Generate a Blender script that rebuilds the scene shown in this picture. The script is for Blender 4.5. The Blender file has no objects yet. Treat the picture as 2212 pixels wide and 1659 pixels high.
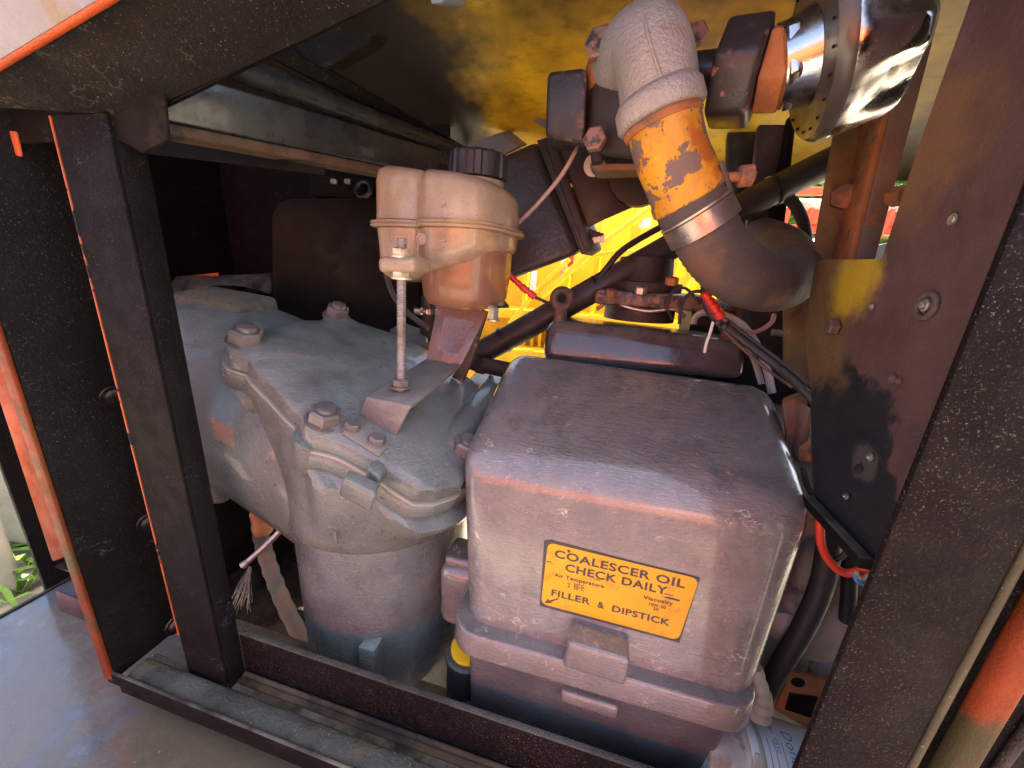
import bpy, bmesh, math, random
from mathutils import Vector, Matrix, noise
random.seed(7)
S = bpy.context.scene
COL = S.collection
# ------------------------------------------------------------------ camera, sky, sun, exposure
H = 1.35                                   # camera height above the ground
FP = 818.0                                 # focal length for a 2212 px wide frame
RX = Vector((0.96622, 0.12432, -0.22577)); RY = Vector((0.25093, -0.25988, 0.93246)); RZ = Vector((0.05725, -0.95761, -0.28229))
def ortho():
    import numpy as np
    n = lambda v: v / np.linalg.norm(v)
    down = n(np.array([-166, 2775, FP])); left = n(np.array([-3506, -451, FP])); up = -down
    r = n(-left - up * np.dot(-left, up)); f = np.cross(r, down)
    return r, f, up
_r, _f, _u = ortho()
RX, RY, RZ = Vector(_r), Vector(_f), Vector(_u)     # world axes written in camera axes
CAMPOS = Vector((0, 0, H))
cam = bpy.data.objects.new('camera', bpy.data.cameras.new('camera')); COL.objects.link(cam)
cx = Vector((RX[0], RY[0], RZ[0])); cy = -Vector((RX[1], RY[1], RZ[1])); cz = -Vector((RX[2], RY[2], RZ[2]))
cam.matrix_world = Matrix((( cx[0], cy[0], cz[0], 0), (cx[1], cy[1], cz[1], 0), (cx[2], cy[2], cz[2], H), (0, 0, 0, 1)))
cam.data.sensor_width = 36; cam.data.lens = FP / 2212 * 36; cam.data.clip_start = 0.01; cam.data.clip_end = 500
S.camera = cam

SUN_EL, SUN_AZ = math.radians(62), math.radians(62)     # azimuth from +Y towards +X
wd = bpy.data.worlds.new('World'); S.world = wd; wd.use_nodes = True
nt = wd.node_tree; sky = nt.nodes.new('ShaderNodeTexSky'); sky.sky_type = 'NISHITA'; sky.sun_disc = False
sky.sun_elevation = SUN_EL; sky.sun_rotation = SUN_AZ; sky.dust_density = 4.0; sky.air_density = .8; sky.ozone_density = .6
nt.links.new(sky.outputs[0], nt.nodes['Background'].inputs[0]); nt.nodes['Background'].inputs[1].default_value = 0.125
sun = bpy.data.objects.new('sun', bpy.data.lights.new('sun', 'SUN')); COL.objects.link(sun)
sun.data.energy = 5.0; sun.data.angle = math.radians(0.5); sun.data.color = (1, .93, .82)
sd = Vector((math.sin(SUN_AZ) * math.cos(SUN_EL), math.cos(SUN_AZ) * math.cos(SUN_EL), math.sin(SUN_EL)))
sun.rotation_euler = sd.to_track_quat('Z', 'Y').to_euler(); sun.location = (0, 0, 6)
S.view_settings.view_transform = 'Standard'; S.view_settings.look = 'None'; S.view_settings.exposure = 2.65
S.view_settings.gamma = 1; S.view_settings.use_curve_mapping = False
S.render.engine = 'CYCLES'; S.cycles.max_bounces = 8; S.cycles.diffuse_bounces = 5; S.cycles.glossy_bounces = 5
S.cycles.sample_clamp_indirect = 6; S.cycles.use_denoising = True

# ------------------------------------------------------------------ measuring helpers (photo px at 2212 wide -> place)
def ray(px, py):
    c = Vector(((px - 1106) / FP, (py - 829.5) / FP, 1)); return Vector((RX.dot(c), RY.dot(c), RZ.dot(c)))
def at(px, py, Y): r = ray(px, py); return r * (Y / r.y) + CAMPOS
def atx(px, py, X): r = ray(px, py); return r * (X / r.x) + CAMPOS
def atz(px, py, Z): r = ray(px, py); return r * (Z / r.z) + CAMPOS
def fwd(p): d = p - CAMPOS; return -(d.dot(cz))
def pr(px, p): return px * fwd(p) / FP
def V(x, y, z): return Vector((x, y, z + H))            # coordinates relative to the lens height
def onplane(px, py, p0, n): r = ray(px, py); return CAMPOS + r * ((p0 - CAMPOS).dot(n) / r.dot(n))

# ------------------------------------------------------------------ materials
M = {}
class NT:
    def __init__(s, name):
        s.m = bpy.data.materials.new(name); s.m.use_nodes = True; s.t = s.m.node_tree; s.b = s.t.nodes['Principled BSDF']; M[name] = s.m
        s.pos = s.n('ShaderNodeNewGeometry')
    def n(s, t, **k):
        x = s.t.nodes.new(t)
        for a, v in k.items(): setattr(x, a, v)
        return x
    def l(s, a, b): s.t.links.new(a, b)
    def noise(s, scale, detail=6, rough=.6, stretch=None, off=0):
        x = s.n('ShaderNodeTexNoise'); x.inputs['Scale'].default_value = scale; x.inputs['Detail'].default_value = detail; x.inputs['Roughness'].default_value = rough
        src = s.pos.outputs['Position']
        if stretch or off:
            mp = s.n('ShaderNodeMapping'); mp.inputs['Scale'].default_value = stretch or (1, 1, 1); mp.inputs['Location'].default_value = (off, off * .7, -off)
            s.l(src, mp.inputs[0]); src = mp.outputs[0]
        s.l(src, x.inputs['Vector']); return x.outputs['Fac']
    def ramp(s, f, a, b, lo=0., hi=1.):
        x = s.n('ShaderNodeMapRange'); x.interpolation_type = 'SMOOTHSTEP'
        x.inputs[1].default_value = a; x.inputs[2].default_value = b; x.inputs[3].default_value = lo; x.inputs[4].default_value = hi; s.l(f, x.inputs[0]); return x.outputs[0]
    def math(s, op, a, b):
        x = s.n('ShaderNodeMath', operation=op)
        for i, v in enumerate((a, b)):
            if isinstance(v, (int, float)): x.inputs[i].default_value = v
            else: s.l(v, x.inputs[i])
        return x.outputs[0]
    def mix(s, f, a, b):
        x = s.n('ShaderNodeMix', data_type='RGBA')
        if isinstance(f, (int, float)): x.inputs[0].default_value = f
        else: s.l(f, x.inputs[0])
        for i, v in ((6, a), (7, b)):
            if isinstance(v, tuple): x.inputs[i].default_value = (*v[:3], 1)
            else: s.l(v, x.inputs[i])
        return x.outputs[2]
    def up(s, a=.3, b=.9):
        x = s.n('ShaderNodeSeparateXYZ'); s.l(s.pos.outputs['Normal'], x.inputs[0]); return s.ramp(x.outputs[2], a, b)
    def bump(s, h, strength, dist=.001):
        x = s.n('ShaderNodeBump'); x.inputs['Strength'].default_value = strength; x.inputs['Distance'].default_value = dist; s.l(h, x.inputs['Height'])
        if s.b.inputs['Normal'].links: s.l(s.b.inputs['Normal'].links[0].from_socket, x.inputs['Normal'])
        s.l(x.outputs[0], s.b.inputs['Normal'])
    def set(s, **k):
        for a, v in k.items():
            a = a.replace('_', ' ')
            if isinstance(v, (int, float)): s.b.inputs[a].default_value = v
            elif isinstance(v, tuple): s.b.inputs[a].default_value = (*v[:3], 1)
            else: s.l(v, s.b.inputs[a])

def paint(name, base, rough=.4, var=.25, dust=None, dust_amt=.5, speck=0., speck_col=(.5, .45, .4), speck_scale=260, chip=None, chip_at=.62, chip_scale=22,
          edge=None, edge_at=.54, bump=.15, bump_scale=120, brush=0., metallic=0., coat=0., spec=.5, rvar=.15, stain=None, stain_at=.55, stain_scale=7, hair=0, hair_col=(.5, .42, .36), drip=0, drip_col=(.1, .085, .08), bdist=.002):
    s = NT(name)
    big = s.noise(9, 6); c = s.mix(s.ramp(big, .3, .7), tuple(v * (1 - var) for v in base), tuple(min(1, v * (1 + var)) for v in base))
    if stain: c = s.mix(s.ramp(s.noise(stain_scale, 8, .65, off=3.1), stain_at, stain_at + .12), c, stain)
    rb = s.ramp(s.noise(30, 5, off=1.3), .3, .7, rough - rvar * .5, rough + rvar)
    chipf = None
    if chip:
        chipf = s.ramp(s.noise(chip_scale, 7, .62, off=5.7), chip_at, chip_at + .015)
        c = s.mix(chipf, c, chip); rb = s.math('MAXIMUM', rb, s.math('MULTIPLY', chipf, .75))
    if edge:
        pt = s.math('ADD', s.pos.outputs['Pointiness'], s.ramp(s.noise(60, 5), .3, .7, -.03, .03))
        c = s.mix(s.ramp(pt, edge_at, edge_at + .03), c, edge)
    if dust:
        f = s.math('MULTIPLY', s.up(.15, .9), s.ramp(s.noise(14, 8, .7, off=8), .25, .75)); f = s.math('MULTIPLY', f, dust_amt)
        c = s.mix(f, c, dust); rb = s.math('ADD', rb, s.math('MULTIPLY', f, .35))
    if speck:
        sp = s.ramp(s.noise(speck_scale, 3, .7, off=2.2), .74 - speck * .12, .80 - speck * .1)
        sp = s.math('MULTIPLY', sp, s.ramp(s.noise(8, 5, .65, off=7.7), .34, .62, .15, 1.))
        c = s.mix(sp, c, speck_col); rb = s.math('MAXIMUM', rb, s.math('MULTIPLY', sp, .8))
    if drip:
        df_ = s.math('MULTIPLY', s.ramp(s.noise(34, 6, .65, (1, 1, .10), off=4.4), .46, .70), s.ramp(s.noise(9, 4, .6, off=1.9), .35, .65)); c = s.mix(s.math('MULTIPLY', df_, drip), c, drip_col)
    if hair:
        a_ = s.math('ABSOLUTE', s.math('SUBTRACT', s.noise(16, 5, .55, (1, 1, 2.2), off=9.3), .5), 0.)
        hf = s.math('MULTIPLY', s.ramp(a_, .010, .003), s.ramp(s.noise(21, 4, .6, off=6.1), .54, .64)); c = s.mix(s.math('MULTIPLY', hf, hair), c, hair_col)
    s.set(Base_Color=c, Roughness=rb, Metallic=metallic, Coat_Weight=coat, Specular_IOR_Level=spec); s.b.inputs['Coat Roughness'].default_value = .12
    if bump: s.bump(s.noise(bump_scale, 5, .6), bump, bdist)
    if brush: s.bump(s.noise(60, 4, .6, (1, 1, 9)), brush, bdist * 1.5)
    if chipf is not None:
        s.bump(s.math('SUBTRACT', 1., chipf), .5, .0008)
    return s

DUST = (.30, .24, .17)
paint('black_paint', (.0075, .006, .006), .6, dust=DUST, dust_amt=.25, speck=1.0, speck_col=(.15, .125, .105), speck_scale=460, bump=.6, bump_scale=260, spec=.1, hair=.35, hair_col=(.10, .085, .07))
paint('black_speckled', (.008, .005, .0048), .6, dust=DUST, dust_amt=.25, speck=1.2, speck_col=(.21, .14, .11), speck_scale=560, bump=.7, bump_scale=300, spec=.1)
paint('black_dusty', (.009, .0075, .0068), .7, dust=(.22, .19, .15), dust_amt=.8, speck=.55, speck_col=(.10, .08, .06), speck_scale=380, bump=.5, bump_scale=150, spec=.08, stain=(.026, .020, .014), stain_at=.56, stain_scale=9)
paint('black_gloss', (.02, .02, .021), .25, dust=DUST, dust_amt=.12, speck=.3, bump=.12, bump_scale=90, rvar=.2)
paint('orange_light', (.50, .085, .02), .3, var=.2, chip=(.05, .04, .035), chip_at=.70, bump=.6, bump_scale=420, speck=.2)  # orange reflection and gap light put into the colour
paint('dust_seal', (.085, .078, .066), .95, var=.4, speck=1.1, speck_col=(.22, .19, .15), speck_scale=330, bump=1.0, bump_scale=200, stain=(.13, .10, .065), stain_at=.56, spec=.1, bdist=.004)
paint('rust_ledge', (.085, .052, .033), .85, var=.4, speck=.5, bump=.6, bump_scale=90, stain=(.03, .024, .02), stain_at=.48, spec=.2)
DECK = paint('deck_black', (.12, .122, .138), .11, var=.3, speck=.7, speck_col=(.36, .31, .27), speck_scale=330, bump=.35, bump_scale=60, rvar=.3, stain=(.17, .135, .10), stain_at=.53, stain_scale=5, coat=.7, hair=.5, hair_col=(.4, .36, .3))  # bluish grey base carries the sky reflected in the black plate
paint('cover_grey', (.174, .150, .137), .20, var=.18, dust=(.145, .139, .132), dust_amt=.5, speck=1.05, speck_col=(.36, .31, .27), speck_scale=250, bump=.3, bump_scale=130, stain=(.135, .118, .110), stain_at=.50, stain_scale=17, coat=1., spec=.8, chip=(.30, .21, .16), chip_at=.665, chip_scale=90, brush=.32, rvar=.30, hair=1., drip=.65, drip_col=(.25, .20, .17), bdist=.003)
paint('cover_brushed', (.185, .148, .135), .24, var=.15, speck=.8, speck_col=(.38, .31, .26), speck_scale=210, bump=.3, bump_scale=110, brush=.5, coat=.9, spec=.7, chip=(.42, .34, .28), chip_at=.68, chip_scale=45, stain=(.145, .122, .114), stain_at=.55, stain_scale=15, hair=.5, drip=.4)
paint('cast_grey', (.125, .130, .121), .30, var=.28, dust=(.225, .245, .218), dust_amt=.85, speck=.95, speck_col=(.34, .33, .28), speck_scale=260, bump=.8, bump_scale=210, bdist=.0022, stain=(.16, .135, .085), stain_at=.60, stain_scale=14, coat=.5, chip=(.06, .058, .055), chip_at=.67, chip_scale=45, hair=.45, hair_col=(.26, .21, .14), brush=.4, drip=.4, drip_col=(.08, .078, .074))
paint('cast_dusty', (.075, .073, .062), .8, var=.35, dust=(.24, .19, .115), dust_amt=.75, speck=.8, bump=1.0, bump_scale=110, bdist=.006, stain=(.17, .13, .075), stain_at=.54, stain_scale=16)
paint('nut_grey', (.17, .145, .135), .32, var=.2, dust=(.22, .2, .17), dust_amt=.4, bump=.4, bump_scale=150, metallic=.3, chip=(.27, .2, .15), chip_at=.64, chip_scale=70)
paint('zinc', (.52, .49, .44), .38, var=.2, metallic=.85, bump=.15, stain=(.32, .18, .09), stain_at=.56, stain_scale=40)
paint('zinc_yellow', (.62, .52, .38), .35, var=.2, metallic=.6, bump=.15, stain=(.40, .20, .08), stain_at=.55, stain_scale=50)
paint('galvanised', (.40, .375, .35), .5, var=.15, metallic=.3, bump=1.0, bump_scale=220, speck=1.15, speck_col=(.20, .15, .125), speck_scale=260, stain=(.36, .24, .18), stain_at=.56, stain_scale=16, bdist=.003)
paint('yellow_chipped', (.60, .275, .012), .45, var=.25, chip=(.17, .12, .095), chip_at=.532, chip_scale=26, bump=.4, stain=(.42, .13, .012), stain_at=.5, stain_scale=20, speck=1.0, speck_col=(.22, .13, .08), speck_scale=180, drip=.5, drip_col=(.25, .12, .03))
paint('rust_orange', (.36, .14, .05), .8, var=.4, bump=.8, stain=(.16, .09, .06), stain_at=.52, stain_scale=25)
paint('black_chipped', (.035, .032, .034), .38, var=.25, chip=(.24, .13, .09), chip_at=.60, chip_scale=13, bump=.4, bump_scale=170, edge=(.22, .12, .09), edge_at=.56, speck=.2)
paint('duct_black', (.030, .026, .026), .36, var=.25, chip=(.17, .10, .075), chip_at=.60, chip_scale=10, bump=.8, bump_scale=110, speck=.15)
paint('bracket_black', (.028, .022, .020), .55, var=.4, chip=(.20, .12, .09), chip_at=.66, chip_scale=26, bump=.3, dust=DUST, dust_amt=.3)
paint('strap_paint', (.165, .14, .13), .36, var=.2, dust=(.30, .285, .23), dust_amt=.85, bump=1.0, bump_scale=190, speck=.4, coat=.3)
paint('strap_reflect', (.20, .125, .108), .30, var=.25, bump=1.0, bump_scale=190, stain=(.40, .12, .045), stain_at=.50, stain_scale=9, coat=.4)  # orange stain is a reflection painted onto the plum strap
paint('rubber', (.026, .024, .024), .5, var=.2, dust=DUST, dust_amt=.3, speck=.25, bump=.15)
paint('rubber_dusty', (.075, .060, .054), .75, var=.25, dust=(.22, .18, .15), dust_amt=.55, speck=.7, speck_col=(.2, .16, .13), bump=.6, bump_scale=140, stain=(.14, .075, .05), stain_at=.5, stain_scale=14)
paint('stainless', (.40, .34, .30), .32, var=.2, metallic=.9, bump=.15, stain=(.20, .13, .10), stain_at=.55, stain_scale=25)
paint('chrome', (.55, .52, .49), .17, var=.12, metallic=1, bump=.08, rvar=.2, speck=.8, speck_col=(.24, .19, .16), speck_scale=300)
paint('plum_panel', (.085, .045, .042), .62, var=.2, speck=.25, speck_col=(.28, .18, .15), bump=.5, bump_scale=260, stain=(.022, .019, .022), stain_at=.50, stain_scale=4.0, chip=(.25, .14, .09), chip_at=.70, chip_scale=16)
paint('rusty_channel', (.20, .105, .06), .75, var=.3, bump=.6, stain=(.15, .13, .12), stain_at=.50, stain_scale=14, chip=(.30, .11, .04), chip_at=.60, chip_scale=18)
paint('olive_rust', (.19, .125, .05), .75, var=.35, bump=.6, stain=(.10, .055, .035), stain_at=.5, stain_scale=14, speck=.3)
paint('yellow_rust', (.55, .34, .03), .5, var=.3, bump=.9, bump_scale=320, stain=(.19, .12, .06), stain_at=.5, stain_scale=13)
paint('engine_grey', (.47, .43, .37), .6, var=.3, bump=.9, bump_scale=70, stain=(.25, .18, .12), stain_at=.54, stain_scale=14, speck=.6)
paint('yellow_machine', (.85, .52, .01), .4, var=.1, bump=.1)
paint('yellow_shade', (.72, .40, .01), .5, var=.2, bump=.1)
paint('red_machine', (.75, .09, .02), .4, var=.15, bump=.1)
paint('white_paint', (.75, .75, .72), .45, var=.08, bump=.05)
paint('red_plastic', (.62, .03, .02), .4, var=.1, bump=.05)
paint('wire_red', (.70, .05, .025), .4, var=.1, bump=0)
paint('wire_mauve', (.36, .24, .22), .45, var=.15, bump=0)
paint('wire_blue', (.10, .28, .55), .4, bump=0)
paint('wire_tan', (.55, .38, .24), .45, bump=0)
paint('grey_belt', (.34, .33, .33), .5, var=.12, bump=.1)
paint('black_plastic', (.018, .016, .017), .4, var=.2, bump=.06, speck=.15)
paint('decal_yellow', (.66, .325, .004), .45, var=.08, bump=.12, bump_scale=200, speck=.6, speck_col=(.36, .17, .01), stain=(.54, .24, .004), stain_at=.55, stain_scale=30, hair=.5, hair_col=(.3, .14, .02))
paint('decal_edge', (.05, .045, .05), .6, bump=.1)
paint('ink', (.05, .035, .03), .55, var=.2, bump=0)
paint('ink_blue', (.12, .32, .52), .55, var=.1, bump=0)
paint('filter_white', (.80, .80, .79), .35, var=.05, speck=.4, speck_col=(.5, .48, .44), bump=.06)
paint('concrete_pipe', (.42, .39, .33), .85, var=.2, bump=.6, bump_scale=40)
paint('gasket', (.30, .27, .22), .7, var=.2, bump=.3)
paint('gravel', (.325, .28, .215), .95, var=.3, bump=.5, bump_scale=30, stain=(.16, .18, .08), stain_at=.56, stain_scale=.6)
paint('leaf_light', (.13, .26, .035), .5, var=.4, bump=0)
paint('leaf_yellow', (.24, .30, .05), .5, var=.4, bump=0)
paint('bark', (.10, .075, .05), .9, bump=.8, bump_scale=20)
paint('cobweb', (.55, .5, .45), .9, bump=0)
paint('fuse_white', (.8, .72, .62), .5, bump=0)

paint('hood_skin', (.19, .18, .23), .22, var=.2, bump=.3, stain=(.20, .145, .10), stain_at=.53, stain_scale=9)  # lilac of the reflected sky put into the base colour
paint('edge_reflect', (.19, .032, .006), .5, var=.3, stain=(.055, .045, .016), stain_at=.50, stain_scale=5, bump=.7, bump_scale=420, speck=.6, speck_col=(.13, .09, .05), spec=.2)  # orange and olive reflections in black edges, put into the colour
paint('bead_olive', (.055, .045, .018), .6, var=.3, speck=.7, bump=.6, bump_scale=200)
paint('edge_glint', (.42, .09, .025), .35, var=.3, chip=(.012, .01, .01), chip_at=.55, chip_scale=24, bump=.5)  # orange glint on the black edge, painted and broken up with black
paint('web_grey', (.24, .20, .165), .9, bump=0)
paint('tray_dark', (.085, .078, .08), .35, var=.25, speck=.8, speck_col=(.2, .17, .15), speck_scale=260, bump=.4, brush=.4, coat=.3)  # darker than the cover, its weaker light put into the colour
paint('disc_dark', (.10, .085, .075), .35, var=.2, metallic=.4, bump=.1, speck=.3)
paint('machine_orange', (.72, .13, .02), .4, var=.1, bump=.1)
paint('hinge_reflect', (.30, .040, .004), .55, var=.25, stain=(.20, .024, .003), stain_at=.5, stain_scale=10, bump=.6, bump_scale=420, chip=(.07, .065, .02), chip_at=.66, chip_scale=20, spec=.15)  # orange reflection on a black bar, put into the base colour
paint('gusset_grey', (.16, .19, .21), .35, var=.15, bump=.1)
paint('rocker_paint', (.075, .06, .06), .2, var=.25, bump=.4, bump_scale=60, dust=(.24, .22, .19), dust_amt=.6, speck=.3, coat=.5)
paint('eye_rust', (.12, .065, .045), .6, var=.3, bump=.6, stain=(.05, .04, .035), stain_at=.5, stain_scale=20)
paint('radiator_paint', (.007, .005, .0045), .42, var=.3, bump=.5, bump_scale=150, speck=.35, speck_col=(.07, .05, .04), spec=.12)
s = paint('side_panel', (.105, .052, .048), .6, var=.25, speck=.5, speck_col=(.24, .15, .125), speck_scale=330, bump=.6, bump_scale=260, chip=(.22, .12, .075), chip_at=.68, chip_scale=16, spec=.3)
def patch(s, centre, rad, col, soft=.35, wob=.5):
    v = s.n('ShaderNodeVectorMath', operation='DISTANCE'); s.l(s.pos.outputs['Position'], v.inputs[0]); v.inputs[1].default_value = centre
    d = s.math('ADD', s.math('MULTIPLY', v.outputs['Value'], 1 / rad), s.ramp(s.noise(11, 6, .65, off=2.7), .25, .75, -wob, wob))
    f = s.ramp(d, 1 + soft, 1 - soft); old = s.b.inputs['Base Color'].links[0].from_socket; s.l(s.mix(f, old, col), s.b.inputs['Base Color'])
patch(DECK, atz(640, 1640, -.78), .43, (.115, .088, .058), .2, .4)
patch(DECK, atz(200, 1420, -.78), .16, (.16, .13, .10), .4, .5)
patch(s, atx(1800, 960, .27), .10, (.016, .014, .017), .10, .35)
patch(s, atx(1835, 1090, .27), .075, (.013, .012, .015), .10, .35)
patch(s, atx(1765, 690, .27), .085, (.15, .085, .035), .30, .5)
patch(s, atx(1848, 618, .27), .036, (.48, .30, .02), .5, .5)
patch(s, atx(1870, 1000, .27), .015, (.06, .05, .048), .3, .7)
patch(s, atx(1985, 330, .27), .06, (.17, .085, .045), .5, .6)
# the canopy roof: yellow paint with black overspray along its sprayed edges
s = NT('roof_yellow')
px_ = s.n('ShaderNodeSeparateXYZ'); s.l(s.pos.outputs['Position'], px_.inputs[0])
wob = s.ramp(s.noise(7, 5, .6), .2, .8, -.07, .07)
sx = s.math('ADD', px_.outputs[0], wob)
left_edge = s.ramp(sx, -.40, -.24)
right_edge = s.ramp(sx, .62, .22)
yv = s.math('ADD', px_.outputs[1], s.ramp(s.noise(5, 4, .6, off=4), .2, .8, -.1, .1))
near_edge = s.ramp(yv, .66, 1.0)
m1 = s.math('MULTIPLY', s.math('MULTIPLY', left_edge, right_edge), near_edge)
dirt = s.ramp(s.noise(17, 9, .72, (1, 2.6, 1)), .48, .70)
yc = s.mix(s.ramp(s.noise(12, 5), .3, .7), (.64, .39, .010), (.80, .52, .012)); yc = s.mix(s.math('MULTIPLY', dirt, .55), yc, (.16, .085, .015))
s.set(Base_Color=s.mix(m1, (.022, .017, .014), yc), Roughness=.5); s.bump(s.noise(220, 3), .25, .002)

for nm_, ca_, cb_, see in (('tank_plastic', (.66, .555, .425), (.49, .375, .26), .30), ('tank_sump', (.36, .19, .13), (.46, .27, .18), .30)):
    s = NT(nm_)
    c = s.mix(s.ramp(s.noise(22, 7, .7), .3, .75), ca_, cb_); c = s.mix(s.ramp(s.noise(330, 3, .6), .58, .70), c, tuple(v * .6 for v in cb_))
    s.set(Base_Color=c, Roughness=.28, Coat_Weight=.9); s.b.inputs['Coat Roughness'].default_value = .12; s.bump(s.noise(160, 3), .15, .001)
    tr = s.n('ShaderNodeBsdfTranslucent'); s.l(c, tr.inputs['Color']); mx = s.n('ShaderNodeMixShader'); mx.inputs[0].default_value = .36
    rf_ = s.n('ShaderNodeBsdfRefraction'); rf_.inputs['IOR'].default_value = 1.02; rf_.inputs['Roughness'].default_value = .5; rf_.inputs['Color'].default_value = (.9, .7, .52, 1)
    mx2 = s.n('ShaderNodeMixShader'); mx2.inputs[0].default_value = see
    s.l(s.b.outputs[0], mx.inputs[1]); s.l(tr.outputs[0], mx.inputs[2]); s.l(mx.outputs[0], mx2.inputs[1]); s.l(rf_.outputs[0], mx2.inputs[2]); s.l(mx2.outputs[0], s.t.nodes['Material Output'].inputs['Surface'])

s = NT('thread'); w = s.n('ShaderNodeTexWave', wave_type='BANDS', bands_direction='Z', wave_profile='SIN'); w.inputs['Scale'].default_value = 95; w.inputs['Distortion'].default_value = .3
s.l(s.pos.outputs['Position'], w.inputs['Vector']); s.set(Base_Color=s.mix(s.ramp(s.noise(40, 6), .4, .65), (.50, .45, .42), (.36, .24, .19)), Metallic=.6, Roughness=.42); s.bump(w.outputs['Fac'], .8, .002)

# ------------------------------------------------------------------ mesh helpers
WORLD = {}
def tag(o, label=None, cat=None, group=None, kind=None):
    if label: o['label'] = label
    if cat: o['category'] = cat
    if group: o['group'] = group
    if kind: o['kind'] = kind
    return o
def link(o, loc, parent):
    COL.objects.link(o); WORLD[o.name] = Vector(loc)
    if parent: o.parent = parent; o.location = Vector(loc) - WORLD[parent.name]
    else: o.location = loc
    return o
def thing(name, label, cat, loc, group=None):
    return tag(link(bpy.data.objects.new(name, None), loc, None), label, cat, group)
def obj(name, verts, faces, mat, parent=None, smooth=True, angle=35):
    vs = [Vector(v) for v in verts]
    c = sum(vs, Vector()) / len(vs)
    me = bpy.data.meshes.new(name); me.from_pydata([v - c for v in vs], [], faces); me.materials.append(M[mat])
    bm = bmesh.new(); bm.from_mesh(me); bmesh.ops.recalc_face_normals(bm, faces=bm.faces); bm.to_mesh(me); bm.free()
    if smooth:
        me.shade_smooth(); me.set_sharp_from_angle(angle=math.radians(angle))
    return link(bpy.data.objects.new(name, me), c, parent)
def bmobj(name, bm, mat, parent=None, angle=35):
    bm.verts.index_update(); vs = [v.co.copy() for v in bm.verts]; fs = [[v.index for v in f.verts] for f in bm.faces]; bm.free()
    return obj(name, vs, fs, mat, parent, True, angle)
def hexa(c8, bevel=0, seg=3):
    """8 corners: bottom FL FR BR BL then top FL FR BR BL"""
    bm = bmesh.new(); v = [bm.verts.new(p) for p in c8]
    for f in ((3, 2, 1, 0), (4, 5, 6, 7), (0, 1, 5, 4), (1, 2, 6, 5), (2, 3, 7, 6), (3, 0, 4, 7)): bm.faces.new([v[i] for i in f])
    if bevel: bmesh.ops.bevel(bm, geom=list(bm.edges), offset=bevel, segments=seg, profile=.5, affect='EDGES', clamp_overlap=True)
    return bm
def box(name, x0, x1, y0, y1, z0, z1, mat, parent=None, bevel=.002, seg=2):
    z0 += H; z1 += H
    return bmobj(name, hexa([(x0, y0, z0), (x1, y0, z0), (x1, y1, z0), (x0, y1, z0), (x0, y0, z1), (x1, y0, z1), (x1, y1, z1), (x0, y1, z1)], bevel, seg), mat, parent)
def obox(name, c, u, v, w, su, sv, sw, mat, parent=None, bevel=.003, seg=2):
    """box centred at c with axes u v w and full sizes"""
    u, v, w = [Vector(a).normalized() for a in (u, v, w)]; q = []
    for k in (-.5, .5):
        for (i, j) in ((-.5, -.5), (.5, -.5), (.5, .5), (-.5, .5)): q.append(c + u * su * i + v * sv * j + w * sw * k)
    return bmobj(name, hexa(q, bevel, seg), mat, parent)
def slab(name, pts, ext, mat, parent=None, bevel=.0015, seg=2):
    """closed polygon pts extruded by vector ext"""
    bm = bmesh.new(); a = [bm.verts.new(p) for p in pts]; b = [bm.verts.new(Vector(p) + ext) for p in pts]; k = len(pts)
    bm.faces.new(a); bm.faces.new(b[::-1])
    for i in range(k): bm.faces.new((a[i], b[i], b[(i + 1) % k], a[(i + 1) % k]))
    if bevel: bmesh.ops.bevel(bm, geom=list(bm.edges), offset=bevel, segments=seg, profile=.5, affect='EDGES', clamp_overlap=True)
    return bmobj(name, bm, mat, parent)
def spline(pts, n=8):
    pts = [Vector(p) for p in pts]; out = []
    for i in range(len(pts) - 1):
        p0 = pts[max(i - 1, 0)]; p1 = pts[i]; p2 = pts[i + 1]; p3 = pts[min(i + 2, len(pts) - 1)]
        for k in range(n):
            t = k / n; out.append(.5 * ((2 * p1) + (p2 - p0) * t + (2 * p0 - 5 * p1 + 4 * p2 - p3) * t * t + (3 * p1 - p0 - 3 * p2 + p3) * t ** 3))
    return out + [pts[-1]]
def tube(name, pts, rad, mat, parent=None, seg=14, n=8, smooth_path=True, rib=0, ribn=1, flat=1, cap=True, angle=50):
    p = spline(pts, n) if smooth_path else [Vector(q) for q in pts]
    N = len(p); T = [(p[min(i + 1, N - 1)] - p[max(i - 1, 0)]).normalized() for i in range(N)]
    a = T[0].orthogonal().normalized(); vs = []; fs = []
    for i in range(N):
        a = (a - T[i] * a.dot(T[i])).normalized(); b = T[i].cross(a)
        t = i / (N - 1)
        r = rad(t) if callable(rad) else rad
        if rib: r *= 1 + rib * (1 if (i // ribn) % 2 else -1)
        for k in range(seg):
            th = 2 * math.pi * k / seg; vs.append(p[i] + a * math.cos(th) * r + b * math.sin(th) * r * flat)
    for i in range(N - 1):
        for k in range(seg): fs.append((i * seg + k, i * seg + (k + 1) % seg, (i + 1) * seg + (k + 1) % seg, (i + 1) * seg + k))
    if cap: fs.append(list(range(seg))[::-1]); fs.append([(N - 1) * seg + k for k in range(seg)])
    return obj(name, vs, fs, mat, parent, True, angle)
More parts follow.
